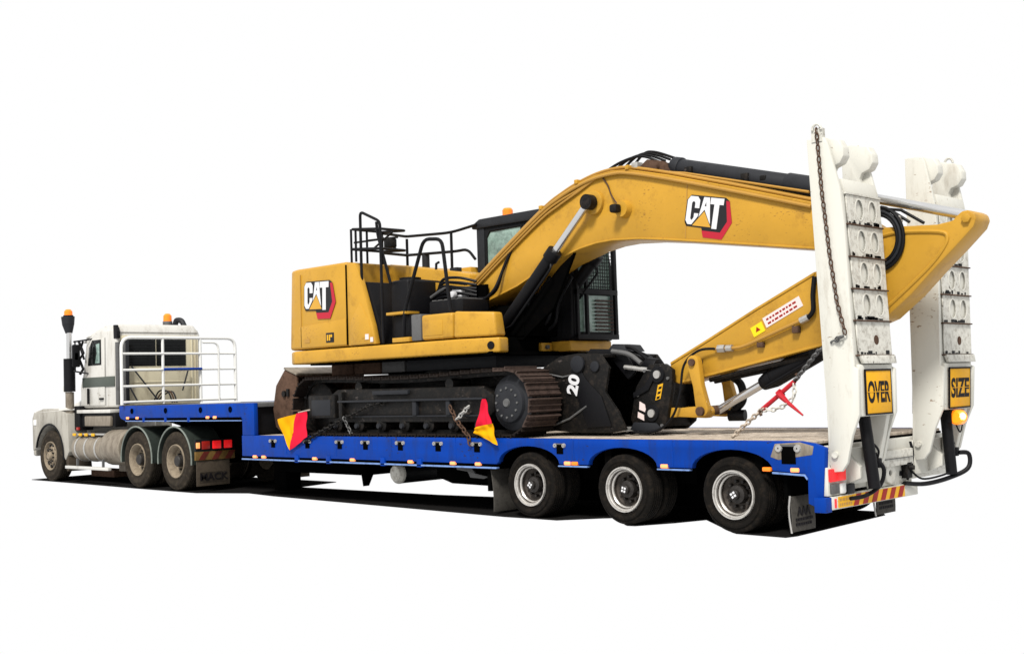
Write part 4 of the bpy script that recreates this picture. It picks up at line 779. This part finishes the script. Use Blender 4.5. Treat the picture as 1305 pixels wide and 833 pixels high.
for i in (3, 5, 8): part('pipe_clamp', MB().box(BT[i][0] - .03, BT[i][0] + .03, BY0 - 0.03, BY0 + 0.18, BT[i][1] - .01, BT[i][1] + .05), 'yellow', boom, 0.01)
part('boom_foot_boss', MB().cyl((-5.16, 0.84, 2.86), (-5.16, 1.66, 2.86), 0.17, n=24), 'yellow', boom, 0.02)
part('boom_foot_bolt', MB().cyl((-5.09, 0.82, 2.82), (-5.09, 0.85, 2.82), 0.03, n=8), 'grey', boom)
part('cylinder_boss', MB().cyl((-2.60, 0.90, 4.02), (-2.60, 1.60, 4.02), 0.16, 0.16, 24), 'yellow', boom, 0.02)
part('cylinder_pin', MB().cyl((-2.60, 0.755, 4.02), (-2.60, 0.90, 4.02), 0.075, n=20), 'black_steel', boom, 0.01)
part('lamp_bracket', MB().cyl((-2.10, 0.86, 3.87), (-2.10, 0.95, 3.87), 0.10, 0.12, 16), 'yellow', boom)
part('work_lamp', MB().box(-2.20, -2.08, 0.74, 0.86, 3.82, 3.93), 'black_steel', boom, 0.03)
part('lamp_wire', MB().tube(smooth_line([(-2.14, 0.86, 3.92), (-2.3, 0.93, 4.08), (-2.36, 0.935, 4.22), (-2.45, 0.94, 4.33)]), 0.010, 6), 'rust', boom)
for k in range(2):
    part('boom_hose', MB().tube(smooth_line([(-4.86, 0.9 - .05 * k, 2.98), (-4.65, 0.86 - .05 * k, 2.92 - .03 * k), (-4.4, 0.86 - .04 * k, 3.02), (-4.30, 0.9, 3.28), (-4.22, 0.93, 3.45), (-4.02, 0.98, 3.78)]), 0.022, 8), 'black', boom)
    part('boom_hose', MB().tube(smooth_line([(-5.6, 0.7 + .06 * k, 3.0), (-5.25, 0.72 + .05 * k, 3.12 - .05 * k), (-4.95, 0.8, 3.04), (-4.86, 0.9 - .05 * k, 2.98)]), 0.024, 8), 'grey', boom)
# hoist cylinders
for y in (0.82, 1.68):
    p0, p1 = Vector((-2.60, y, 4.02)), Vector((-4.40, y, 2.34)); d = (p1 - p0)
    c = part('boom_cylinder', MB().cyl(p0 + d * 0.36, p1, 0.085, n=22).cyl(p0 + d * 0.34, p0 + d * 0.40, 0.105, n=22), 'black', X, 0.006)
    part('cylinder_rod', MB().cyl(p0 + d * 0.02, p0 + d * 0.36, 0.048, n=18), 'chrome', c)
    part('rod_eye', MB().lathe([(0.03, -0.06), (0.10, -0.06), (0.10, 0.06), (0.03, 0.06)], tuple(p0), 20), 'black_steel', c)
    off = Vector((0.09, -0.05 if y < 1 else 0.05, -0.09))
    part('cylinder_line', MB().tube(bend([p0 + d * 0.40 + off * .4, p0 + d * 0.42 + off * 1.15, p0 + d * 0.85 + off * 1.15, p0 + d * 0.9 + off * .5], 0.05), 0.016, 6), 'black', c)
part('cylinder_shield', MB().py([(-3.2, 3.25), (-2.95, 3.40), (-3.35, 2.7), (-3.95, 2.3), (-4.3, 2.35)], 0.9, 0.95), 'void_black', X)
# stick cylinder on top of the boom
sc = part('stick_cylinder', MB().cyl((-1.50, 1.25, 4.345), (0.62, 1.25, 3.76), 0.125, n=26).cyl((0.10, 1.25, 3.905), (0.86, 1.25, 3.69), 0.138, n=26).cyl((-1.52, 1.25, 4.35), (-1.40, 1.25, 4.32), 0.14, n=26), 'dark_grey', X, 0.012)
part('cylinder_rod', MB().cyl((0.86, 1.25, 3.69), (2.26, 1.25, 3.26), 0.055, n=20), 'chrome', sc)
part('cylinder_port', MB().box(-0.45, -0.35, 1.10, 1.2, 4.0, 4.1).box(-0.2, -0.12, 1.12, 1.2, 3.98, 4.04).box(-1.25, -1.15, 1.08, 1.15, 4.2, 4.3), 'black_steel', sc, 0.01)
part('cylinder_clevis', MB().py([(-2.0, 4.36), (-1.8, 4.48), (-1.55, 4.42), (-1.45, 4.24)], 1.05, 1.14).py([(-2.0, 4.36), (-1.8, 4.48), (-1.55, 4.42), (-1.45, 4.24)], 1.36, 1.45).cyl((-1.66, 1.0, 4.36), (-1.66, 1.5, 4.36), 0.06), 'rust', boom, 0.01)
for k in range(4):
    part('stick_hose', MB().tube(smooth_line([(-2.50 + .09 * k, 1.02 + .07 * k, 4.40), (-2.2 + .05 * k, 1.02 + .09 * k, 4.50 + .035 * k), (-1.88, 1.04 + .09 * k, 4.53 + .03 * k), (-1.62 + .03 * k, 1.1 + .06 * k, 4.42 + .02 * k)]), 0.018, 6), 'black', boom)
part('pipe_fitting', MB().box(-2.0, -1.9, 0.98, 1.1, 4.38, 4.46), 'steel', boom, 0.01)
part('stick_cylinder_line', MB().tube([(-1.6, 1.05, 4.29), (-1.2, 1.03, 4.21), (0.5, 1.03, 3.74)], 0.018, 6), 'copper_line', boom)
# stick
SY0, SY1 = 1.06, 1.42
SK = [(2.16, 3.26), (2.22, 3.305), (2.29, 3.31), (2.355, 3.27), (2.37, 3.21), (2.335, 3.13), (2.14, 2.95), (1.90, 2.74), (1.63, 2.49), (1.33, 2.26), (0.57, 2.0), (-0.64, 1.77), (-1.42, 1.62), (-1.56, 1.66), (-1.60, 1.76), (-1.55, 1.90), (-0.96, 2.17), (-0.28, 2.49), (0.51, 2.84), (1.10, 3.17), (1.35, 3.24), (1.6, 3.225), (1.95, 3.20), (2.12, 3.22)]
stick = part('stick', MB().py(SK, SY0, SY1), 'yellow', X, 0.02, 2)
part('stick_rib', MB().tube(smooth_line([(1.10, SY0, 2.24), (1.30, SY0, 2.34), (1.58, SY0, 2.55), (1.85, SY0, 2.77), (2.0, SY0, 2.93), (2.06, SY0, 3.05), (1.98, SY0, 3.12), (1.55, SY0, 3.165), (1.35, SY0, 3.15)], 4), 0.022, 8), 'yellow', stick)
part('nose_pin', MB().cyl((2.275, SY0 - 0.04, 3.225), (2.275, SY1 + 0.04, 3.225), 0.05, n=6), 'yellow', stick, 0.006)
part('stick_pivot', MB().cyl((1.16, 0.90, 3.10), (1.16, 1.60, 3.10), 0.12, n=24), 'rust', stick, 0.01)
for k, (rr, yy) in enumerate(((0.31, 1.035), (0.27, 1.036), (0.235, 1.037))):
    part('pivot_hose', MB().tube([(1.30 + rr * 0.95 * math.cos(a), yy, 3.12 + rr * 1.1 * math.sin(a)) for a in [R(-80 + 160 * i / 14) for i in range(15)]], 0.020, 8), ('black', 'dark_grey', 'black')[k], stick)
part('pivot_fitting', MB().tube([(1.25, 1.10, 3.46), (1.45, 1.12, 3.40), (1.62, 1.14, 3.27)], 0.018, 6), 'black', stick)
part('pivot_fitting', MB().tube([(1.2, 1.2, 3.48), (1.5, 1.2, 3.42), (1.75, 1.2, 3.25)], 0.018, 6), 'black', stick)
part('pivot_fitting', MB().box(1.46, 1.54, 1.08, 1.16, 3.28, 3.35), 'steel', stick, 0.01)
lo = [(0.57, 2.0), (-0.64, 1.77), (-1.40, 1.63)]; hi = [(-1.55, 1.90), (-0.96, 2.17), (-0.28, 2.49), (0.51, 2.84)]
part('stick_flange', MB().py([(x, z + .004) for x, z in lo] + [(x, z + .035) for x, z in lo][::-1], SY0 - .012, SY0 + .01), 'yellow', stick, 0.003, 1)
part('stick_flange', MB().py([(x, z - .004) for x, z in hi] + [(x, z - .035) for x, z in hi][::-1], SY0 - .012, SY0 + .01), 'yellow', stick, 0.003, 1)
part('stick_pipe', MB().tube(bend([(-0.86, SY0 - .05, 2.03), (-0.50, SY0 - .05, 2.03), (-0.38, SY0 - .05, 2.06), (0.34, SY0 - .05, 2.30)], 0.1), 0.022, 8), 'copper_line', stick)
part('pipe_coupling', MB().cyl((-0.80, SY0 - .05, 2.03), (-0.70, SY0 - .05, 2.03), 0.05, n=6).cyl((-0.68, SY0 - .05, 2.03), (-0.60, SY0 - .05, 2.03), 0.042, n=8), 'steel', stick)
part('pipe_coupling', MB().cyl((0.33, SY0 - .05, 2.295), (0.43, SY0 - .05, 2.33), 0.04, n=8), 'steel', stick)
part('stick_hose', MB().tube(smooth_line([(0.42, SY0 - .05, 2.32), (0.50, SY0 - .06, 2.40), (0.50, SY0 - .05, 2.58), (0.52, SY0 - .03, 2.78)]), 0.028, 8), 'black', stick)
part('stick_hose', MB().tube(smooth_line([(-0.80, SY0 - .05, 2.03), (-1.05, SY0 - .1, 2.02), (-1.25, SY0 - .14, 1.85), (-1.32, SY0 - .15, 1.5), (-1.45, SY0 - .15, 1.22), (-1.68, SY0 - .16, 1.06), (-2.0, SY0 - .2, 1.04), (-2.25, SY0 - .25, 1.14), (-2.4, SY0 - .3, 1.35)]), 0.016, 8), 'black', stick)
part('pipe_clamp', MB().box(-0.26, -0.18, SY0 - .06, SY0, 2.02, 2.08), 'rust', stick, 0.008)
part('pipe_clamp', MB().box(0.22, 0.30, SY0 - .07, SY0, 2.16, 2.24), 'rust', stick, 0.008)
part('underside_lines', MB().tube([(-1.0, 1.1, 1.66), (-0.6, 1.1, 1.73), (0.0, 1.12, 1.83), (0.5, 1.15, 1.93)], 0.03, 6).tube([(-1.0, 1.2, 1.64), (-0.2, 1.2, 1.76), (0.5, 1.2, 1.92)], 0.03, 6), 'black_steel', stick)
# cylinder of the bucket, links, hitch
d0, d1 = Vector((0.62, 1.25, 2.06)), Vector((-1.02, 1.25, 1.28)); dd = d1 - d0
bc = part('bucket_cylinder', MB().cyl(d0 - dd * .1, d0 + dd * 0.50, 0.125, n=22).cyl(d0 + dd * 0.50, d0 + dd * 0.60, 0.125, 0.08, n=22), 'black', X, 0.01)
part('cylinder_rod', MB().cyl(d0 + dd * 0.58, d1, 0.05, n=18), 'chrome', bc)
part('cylinder_mount', MB().box(0.35, 0.75, 1.1, 1.4, 1.9, 2.16), 'black_steel', bc, 0.02)
part('cylinder_line', MB().tube([(0.4, 1.14, 1.86), (0.1, 1.13, 1.72), (-0.25, 1.15, 1.56)], 0.02, 6), 'black', bc)
def bone(p, q, r0, y0, y1, name, m='yellow', par=X):
    p, q = Vector((p[0], 0, p[1])), Vector((q[0], 0, q[1])); t = (q - p).normalized(); n_ = Vector((-t.z, 0, t.x)); lp = []
    for i in range(9):
        a = R(90 + 180 * i / 8); lp.append(p + (t * math.cos(a) + n_ * math.sin(a)) * r0)
    lp += [p + (q - p) * .5 - n_ * r0 * .72]
    for i in range(9):
        a = R(-90 + 180 * i / 8); lp.append(q + (t * math.cos(a) + n_ * math.sin(a)) * r0)
    lp += [p + (q - p) * .5 + n_ * r0 * .72]
    return part(name, MB().py([(v.x, v.z) for v in lp], y0, y1), m, par, 0.008)
bone((-1.11, 1.88), (-1.0, 1.31), 0.085, 0.90, 0.99, 'side_link'); bone((-1.11, 1.88), (-1.0, 1.31), 0.085, 1.51, 1.60, 'side_link')
bone((-1.02, 1.28), (-1.80, 1.27), 0.075, 0.99, 1.10, 'tilt_link'); bone((-1.02, 1.28), (-1.80, 1.27), 0.075, 1.40, 1.51, 'tilt_link')
part('link_pin', MB().cyl((-1.01, 0.86, 1.29), (-1.01, 1.64, 1.29), 0.055, n=14).cyl((-1.11, 0.87, 1.88), (-1.11, 1.63, 1.88), 0.045, n=14), 'rust', X)
part('pin_knob', MB().cyl((-0.95, 1.4, 1.22), (-0.75, 1.45, 1.22), 0.07, n=14), 'black', X)
part('link_hose', MB().tube(smooth_line([(-0.95, 1.42, 1.72), (-0.78, 1.42, 1.6), (-0.76, 1.42, 1.40), (-0.9, 1.42, 1.27)]), 0.05, 8), 'black', X)
hitch = part('quick_hitch', MB().py([(-1.80, 1.88), (-1.56, 1.88), (-1.44, 1.80), (-1.46, 1.55), (-1.56, 1.15), (-1.70, 1.05), (-2.05, 1.05), (-2.12, 1.2), (-2.02, 1.6)], 0.93, 1.01).py([(-1.80, 1.88), (-1.56, 1.88), (-1.44, 1.80), (-1.46, 1.55), (-1.56, 1.15), (-1.70, 1.05), (-2.05, 1.05), (-2.12, 1.2), (-2.02, 1.6)], 1.49, 1.57).box(-2.0, -1.6, 1.01, 1.49, 1.1, 1.5), 'black_steel', X, 0.012)
for x, z in ((-1.66, 1.75), (-1.77, 1.27)):
    part('hitch_pin', MB().lathe([(0.001, -0.03), (0.05, -0.03), (0.055, 0), (0.001, 0)], (x, 0.925, z), 18, closed=False), 'steel', hitch)
    part('pin_collar', MB().lathe([(0.058, -0.015), (0.10, -0.015), (0.11, 0.005), (0.058, 0.005)], (x, 0.925, z), 20), 'black', hitch)
part('hitch_sticker', MB().py([(-1.71, 1.43), (-1.63, 1.45), (-1.58, 1.64), (-1.66, 1.62)], 0.922, 0.931), 'stripe_yellow', hitch)
b = MB()
for k in range(3): b.py([(-1.69 + .018 * k, 1.445 + .06 * k), (-1.645 + .018 * k, 1.455 + .06 * k), (-1.635 + .018 * k, 1.485 + .06 * k), (-1.68 + .018 * k, 1.475 + .06 * k)], 0.919, 0.9225)
part('sticker_print', b, 'sign_black', hitch)
part('hitch_sticker', MB().py([(-1.97, 1.32), (-1.86, 1.28), (-1.88, 1.38), (-1.96, 1.42)], 0.922, 0.931).py([(-2.0, 1.22), (-1.90, 1.18), (-1.90, 1.25), (-1.99, 1.29)], 0.922, 0.931), 'sticker_pink', hitch)
for k, (x, z) in enumerate(((-1.93, 1.10), (-1.62, 1.12), (-1.50, 1.70), (-1.98, 1.50), (-1.86, 1.80))): part('hitch_bolt', MB().lathe([(0.001, -0.02), (0.022, -0.02), (0.022, 0), (0.001, 0)], (x, 0.93, z), 6, closed=False), 'grey', hitch)
part('hitch_rib', MB().py([(-2.04, 1.46), (-1.80, 1.56), (-1.62, 1.84), (-1.68, 1.86), (-1.86, 1.62), (-2.05, 1.53)], 0.905, 0.93), 'black', hitch, 0.008)
part('hitch_jaw', MB().py([(-2.12, 1.06), (-1.72, 1.03), (-1.62, 1.08), (-1.70, 1.15), (-2.05, 1.16)], 0.90, 0.93), 'dark_grey', hitch, 0.01)
part('hitch_bar', MB().tube([(-2.2, 0.95, 1.86), (-1.75, 0.96, 1.80)], 0.03, 8), 'steel', hitch)
part('hitch_cylinder', MB().cyl((-2.35, 1.2, 1.98), (-1.85, 1.2, 1.82), 0.09).cyl((-1.95, 1.1, 1.88), (-1.78, 1.1, 1.85), 0.10), 'black', hitch, 0.01)
# digging bucket
QY0, QY1 = 0.66, 1.86
back = [(-2.36, 2.03), (-2.75, 2.06), (-3.05, 2.03), (-3.35, 1.90), (-3.52, 1.68), (-3.55, 1.42), (-3.42, 1.18), (-3.15, 1.06), (-2.7, 1.035), (-2.25, 1.035)]
bk = part('bucket', MB().py(back + [(x + (0.02 if x < -3 else 0.0), z - 0.04 if z > 1.5 else z + 0.04) for x, z in back[::-1]], QY0 + 0.05, QY1 - 0.05), 'black_steel', X, 0.006)
side = back + [(-1.98, 1.08), (-2.10, 1.3), (-2.30, 1.55), (-2.22, 1.86)]
for y0 in (QY0, QY1 - 0.05): part('bucket_side', MB().py(side, y0, y0 + 0.05), 'black_steel', bk, 0.012)
part('side_wear_plate', MB().py([(-2.60, 1.10), (-2.2, 1.12), (-2.35, 1.50), (-2.60, 1.72), (-2.72, 1.9), (-2.86, 1.85), (-2.78, 1.55)], QY0 - 0.02, QY0), 'black', bk, 0.008)
part('bucket_ear', MB().py([(-2.95, 1.98), (-2.45, 1.98), (-2.18, 1.70), (-2.05, 1.80), (-2.2, 2.0), (-2.45, 2.10), (-2.8, 2.12)], 0.98, 1.03).py([(-2.95, 1.98), (-2.45, 1.98), (-2.18, 1.70), (-2.05, 1.80), (-2.2, 2.0), (-2.45, 2.10), (-2.8, 2.12)], 1.47, 1.52), 'black', bk, 0.008)
part('ear_boss', MB().cyl((-2.72, QY0 - 0.05, 1.92), (-2.72, QY0, 1.92), 0.11).cyl((-2.44, QY0 - 0.03, 1.88), (-2.44, QY0, 1.88), 0.07), 'dark_grey', bk, 0.01)
part('bucket_lip', MB().tube([(-3.33, QY0 - .01, 1.82), (-3.0, QY0 - .012, 1.76), (-2.86, QY0 - .012, 1.78)], 0.012, 6), 'grey', bk)
part('bucket_lip', MB().tube([(-3.3, QY0 - .01, 1.10), (-2.9, QY0 - .012, 1.22), (-2.6, QY0 - .012, 1.38)], 0.014, 6), 'grey', bk)
part('back_brace', MB().tube(smooth_line([(-2.36, 0.9, 2.07), (-2.1, 0.92, 2.02), (-1.92, 0.93, 1.9)]), 0.03, 8), 'grey', bk)
part('back_hose', MB().tube(smooth_line([(-2.5, 1.1, 2.1), (-2.25, 1.1, 2.12), (-2.05, 1.1, 2.02), (-1.9, 1.1, 1.9)]), 0.022, 8), 'black', bk)
part('back_plate', MB().prism([(-2.55, 1.05, 2.10), (-2.25, 1.05, 2.06), (-2.25, 1.45, 2.06), (-2.55, 1.45, 2.10)], [(-2.5, 1.08, 2.17), (-2.3, 1.08, 2.15), (-2.3, 1.42, 2.15), (-2.5, 1.42, 2.17)]), 'dark_grey', bk, 0.01)
for k in range(5): part('bucket_tooth', MB().py([(-2.25, 1.03), (-1.98, 1.06), (-2.25, 1.10)], QY0 + 0.06 + k * 0.26, QY0 + 0.16 + k * 0.26), 'steel', bk, 0.006)
ca, sa = math.cos(R(76)), math.sin(R(76))
text('20', 0.32, 0.006, lambda u, v, w_: (-2.80 + u * 0.80 * ca - v * sa * .75, QY0 - 0.026 + w_, 1.655 + u * 0.80 * sa + v * ca * .75), 'logo_white', 'bucket_number', bk, 0.014)
# maker's emblem
def emblem(ox, oz, s, rot, y, par):
    c_, s_ = math.cos(R(rot)), math.sin(R(rot))
    def to(k): return lambda u, v, w_: (ox + (u * c_ - v * s_) * s, y - k - w_, oz + (u * s_ + v * c_) * s)
    base = flat([[(0, .24), (.045, .165), (.37, .16), (.44, .02), (.82, .02), (.985, .30), (.885, .655), (.80, .71), (.08, .71), (0, .62)]], 0.004, to(0.002), 'logo_black', 'emblem', par)
    flat([[(.815, .66), (.885, .655), (.985, .30), (.82, .0), (.43, .0), (.385, .115), (.77, .115), (.885, .31)]], 0.004, to(0.004), 'logo_red', 'emblem_band', par)
    flat([[(.02, .62), (.075, .69), (.225, .69), (.28, .63), (.28, .49), (.185, .49), (.185, .575), (.165, .60), (.135, .60), (.115, .575), (.115, .305), (.135, .28), (.155, .28), (.185, .33), (.185, .40), (.275, .40), (.265, .345), (.155, .20), (.07, .20), (.02, .265)]], 0.004, to(0.006), 'logo_white', 'emblem_letter', par)
    flat([[(.285, .34), (.355, .69), (.475, .69), (.545, .235), (.52, .27), (.395, .475)], [(.385, .535), (.425, .535), (.41, .61)]], 0.004, to(0.006), 'logo_white', 'emblem_letter', par)
    flat([[(.50, .69), (.775, .69), (.775, .58), (.69, .58), (.69, .165), (.585, .165), (.585, .58), (.50, .58)]], 0.004, to(0.006), 'logo_white', 'emblem_letter', par)
    flat([[(.175, .185), (.395, .445), (.565, .185)]], 0.004, to(0.007), 'logo_yellow', 'emblem_wedge', par)
emblem(-7.92, 2.81, 0.83, -2, 0.094, cw)
emblem(-1.21, 3.44, 0.70, -12, BY0, boom)
# stickers on the stick
a = R(24.5); c_, s_ = math.cos(a), math.sin(a)
def st(u, v): return (-0.33 + u * c_ - v * s_, 2.16 + u * s_ + v * c_)
part('warning_sticker', MB().py([st(0.20, 0.0), st(0.74, 0.0), st(0.74, 0.125), st(0.20, 0.125)], SY0 - 0.006, SY0 + 0.002), 'sticker_pink', stick)
part('yellow_sticker', MB().py([st(0.0, -0.02), st(0.17, -0.02), st(0.17, 0.10), st(0.0, 0.10)], SY0 - 0.006, SY0 + 0.002), 'sticker_yellow', stick)
b = MB()
for v in (0.035, 0.085):
    u = 0.24
    while u < 0.66:
        l = random.uniform(.02, .05); b.py([st(u, v - .011), st(u + l, v - .011), st(u + l, v + .011), st(u, v + .011)], SY0 - .0085, SY0 - .006); u += l + .016
part('sticker_print', b, 'stripe_red', stick)['kind'] = 'stuff'
part('sticker_symbol', MB().py([st(.05, .02), st(.12, .02), st(.085, .075)], SY0 - .0085, SY0 - .006), 'stripe_red', stick)

# =================================================================== SPARE BUCKET, FLAGS, CHAINS
sb = thing('spare_bucket', 'rusty brown spare excavator bucket lying between trailer step and tracks', 'bucket', (-8.75, 1.1, 1.0))
pr = [(-8.60, 1.95), (-8.93, 2.06), (-9.19, 1.80), (-9.29, 1.42), (-9.22, 1.12), (-9.02, 1.01), (-8.45, 1.01)]
part('shell', MB().py(pr + [(x + 0.035, z - 0.02 if z > 1.5 else z + .03) for x, z in pr[::-1]], 0.44, 1.75), 'rust', sb, 0.006)
part('side_plate', MB().py(pr + [(-8.52, 1.3), (-8.60, 1.6)], 0.40, 0.44), 'rust', sb, 0.01); part('side_plate', MB().py(pr + [(-8.52, 1.3), (-8.60, 1.6)], 1.75, 1.79), 'rust', sb, 0.01)
part('top_flange', MB().py([(-8.93, 2.065), (-8.58, 1.955), (-8.58, 1.985), (-8.92, 2.095)], 0.38, 1.8), 'tank_alloy', sb, 0.004)
part('side_lug', MB().cyl((-8.93, 0.36, 1.66), (-8.93, 0.40, 1.66), 0.05, n=12).box(-8.86, -8.80, 0.37, 0.40, 1.62, 1.74), 'black_steel', sb)
for k in range(3): part('wear_strip', MB().box(-9.30, -9.25, 0.6 + k * .4, 0.75 + k * .4, 1.3, 1.55), 'rust', sb, 0.006)

def cloth(pts, n=14, wob=0.02):
    """triangular or four-sided cloth panel: pts A,B,C,D corners, small folds along it, thin but solid"""
    A, B, C, D = [Vector(p) for p in pts]; m = MB(); top = []; 
    for i in range(n + 1):
        for j in range(n + 1):
            u, v = i / n, j / n
            p = A * (1 - u) * (1 - v) + B * u * (1 - v) + C * u * v + D * (1 - u) * v
            p = p + Vector((0, -wob * .8 * math.sin(u * 5 + v * 3.5) - wob * .5 * math.sin(v * 9 + u * 3) - wob * .3 * math.sin(u * 14 - v * 4), 0)); top.append(p)
    N = n + 1; vs = [tuple(p) for p in top] + [(p.x, p.y + 0.006, p.z) for p in top]; o = N * N; fs = []
    for i in range(n):
        for j in range(n):
            a_, b_, c2, d2 = i * N + j, (i + 1) * N + j, (i + 1) * N + j + 1, i * N + j + 1
            fs += [(a_, b_, c2, d2), (a_ + o, d2 + o, c2 + o, b_ + o)]
    edge = [i * N for i in range(N)] + [n * N + j for j in range(1, N)] + [i * N + n for i in range(n - 1, -1, -1)] + [j for j in range(n - 1, 0, -1)]
    for k in range(len(edge)): a_, b_ = edge[k], edge[(k + 1) % len(edge)]; fs.append((a_, b_, b_ + o, a_ + o))
    return m.add(vs, fs)
f1 = thing('warning_flag', 'yellow and red cloth flag hanging over the rail beside the rusty spare bucket', 'flag', (-8.1, -0.05, 0.78), 'flags on the trailer side')
part('yellow_panel', cloth([(-8.49, -0.06, 1.26), (-7.97, -0.06, 1.345), (-8.06, -0.06, 1.06), (-8.17, -0.06, 0.78)]), 'flag_yellow', f1)
part('red_panel', cloth([(-7.97, -0.062, 1.345), (-7.71, -0.06, 1.38), (-7.70, -0.06, 0.99), (-8.168, -0.062, 0.782)]), 'flag_red', f1)
part('flag_stick', MB().cyl((-8.0, 0.0, 1.36), (-7.70, 0.0, 1.40), 0.012, n=6), 'wood', f1)
f2 = thing('warning_flag', 'red and yellow cloth flag hanging over the rail below the round track sprocket', 'flag', (-3.75, -0.05, 0.91), 'flags on the trailer side')
part('red_panel', cloth([(-3.775, -0.06, 1.51), (-3.74, -0.06, 1.51), (-3.625, -0.06, 1.19), (-3.93, -0.06, 1.14)]), 'flag_red', f2)
part('yellow_panel', cloth([(-3.93, -0.062, 1.14), (-3.625, -0.062, 1.19), (-3.53, -0.06, 0.91), (-3.97, -0.06, 1.06)]), 'flag_yellow', f2)
def chain_thing(pts, label, m='rust', **k):
    o = link('tie_down_chain', mesh(MB().chain(pts, **k)), m); return tag(o, label, 'chain', 'tie-down chains')
chain_thing([(-7.80, -0.03, 0.90), (-7.55, -0.02, 1.02), (-6.81, 0.0, 1.27), (-6.25, 0.0, 1.44), (-5.9, 0.05, 1.50)], 'dark tie-down chain running from the rail beside the front flag up the track', m='black_steel', pitch=0.07, r=0.012, wdt=0.03)
chain_thing([(-6.70, 0.03, 1.02), (-6.78, 0.02, 1.15), (-6.81, -0.02, 1.27)], 'short pale chain end hanging down the track frame to the deck edge', m='grey', pitch=0.06, r=0.011, wdt=0.026)
chain_thing([(-4.08, -0.03, 0.90), (-4.12, -0.02, 1.02), (-4.36, -0.01, 1.24), (-4.50, 0.02, 1.40)], 'dark tie-down chain with slack beside the flag under the sprocket', m='rust', pitch=0.07, r=0.012, wdt=0.03)
chain_thing([(-4.34, -0.02, 1.24), (-4.1, -0.01, 1.42)], 'short bright chain tail on the track frame left of the sprocket flag', m='steel', pitch=0.06, r=0.011, wdt=0.026)
YC = 0.45
chain_thing([(-0.27, YC, 1.01), (0.0, YC, 1.22), (0.16, YC, 1.33)], 'tan strap chain from the deck up to the red load binder', m='wood', pitch=0.05, r=0.012, wdt=0.024)
chain_thing([(0.56, YC, 1.62), (0.75, YC * .8, 1.76), (1.0, YC * .45, 1.92), (1.38, 0.04, 2.06)], 'chain from the red load binder up to the near white ramp', m='grey', pitch=0.06, r=0.011, wdt=0.024)
chain_thing(smooth_line([(0.55, YC, 1.60), (0.55, YC - .02, 1.45), (0.42, YC - .03, 1.35), (0.24, YC - .02, 1.31), (0.12, YC, 1.33)], 4), 'loose loop of pale chain hanging below the red load binder', m='white_worn', pitch=0.06, r=0.010, wdt=0.022)
lb = thing('load_binder', 'red lever load binder with spike handle hanging beside the near ramp', 'load binder', (0.35, YC, 1.25))
part('binder_body', MB().tube([(0.14, YC, 1.32), (0.34, YC, 1.46), (0.56, YC, 1.62)], 0.026, 8).tube([(0.36, YC - .01, 1.47), (0.40, YC - .01, 1.50)], 0.05, 8), 'red_paint', lb)
part('binder_handle', MB().tube([(0.38, YC - .03, 1.48), (0.48, YC - .03, 1.39), (0.66, YC - .03, 1.25)], 0.04, 8, r1=0.010), 'red_paint', lb)
part('binder_hook', MB().tube([(0.14, YC, 1.32), (0.10, YC, 1.29), (0.12, YC, 1.25)], 0.018, 6), 'rust', lb)
part('binder_hook', MB().tube([(0.56, YC, 1.62), (0.60, YC, 1.66), (0.58, YC, 1.70)], 0.018, 6), 'rust', lb)
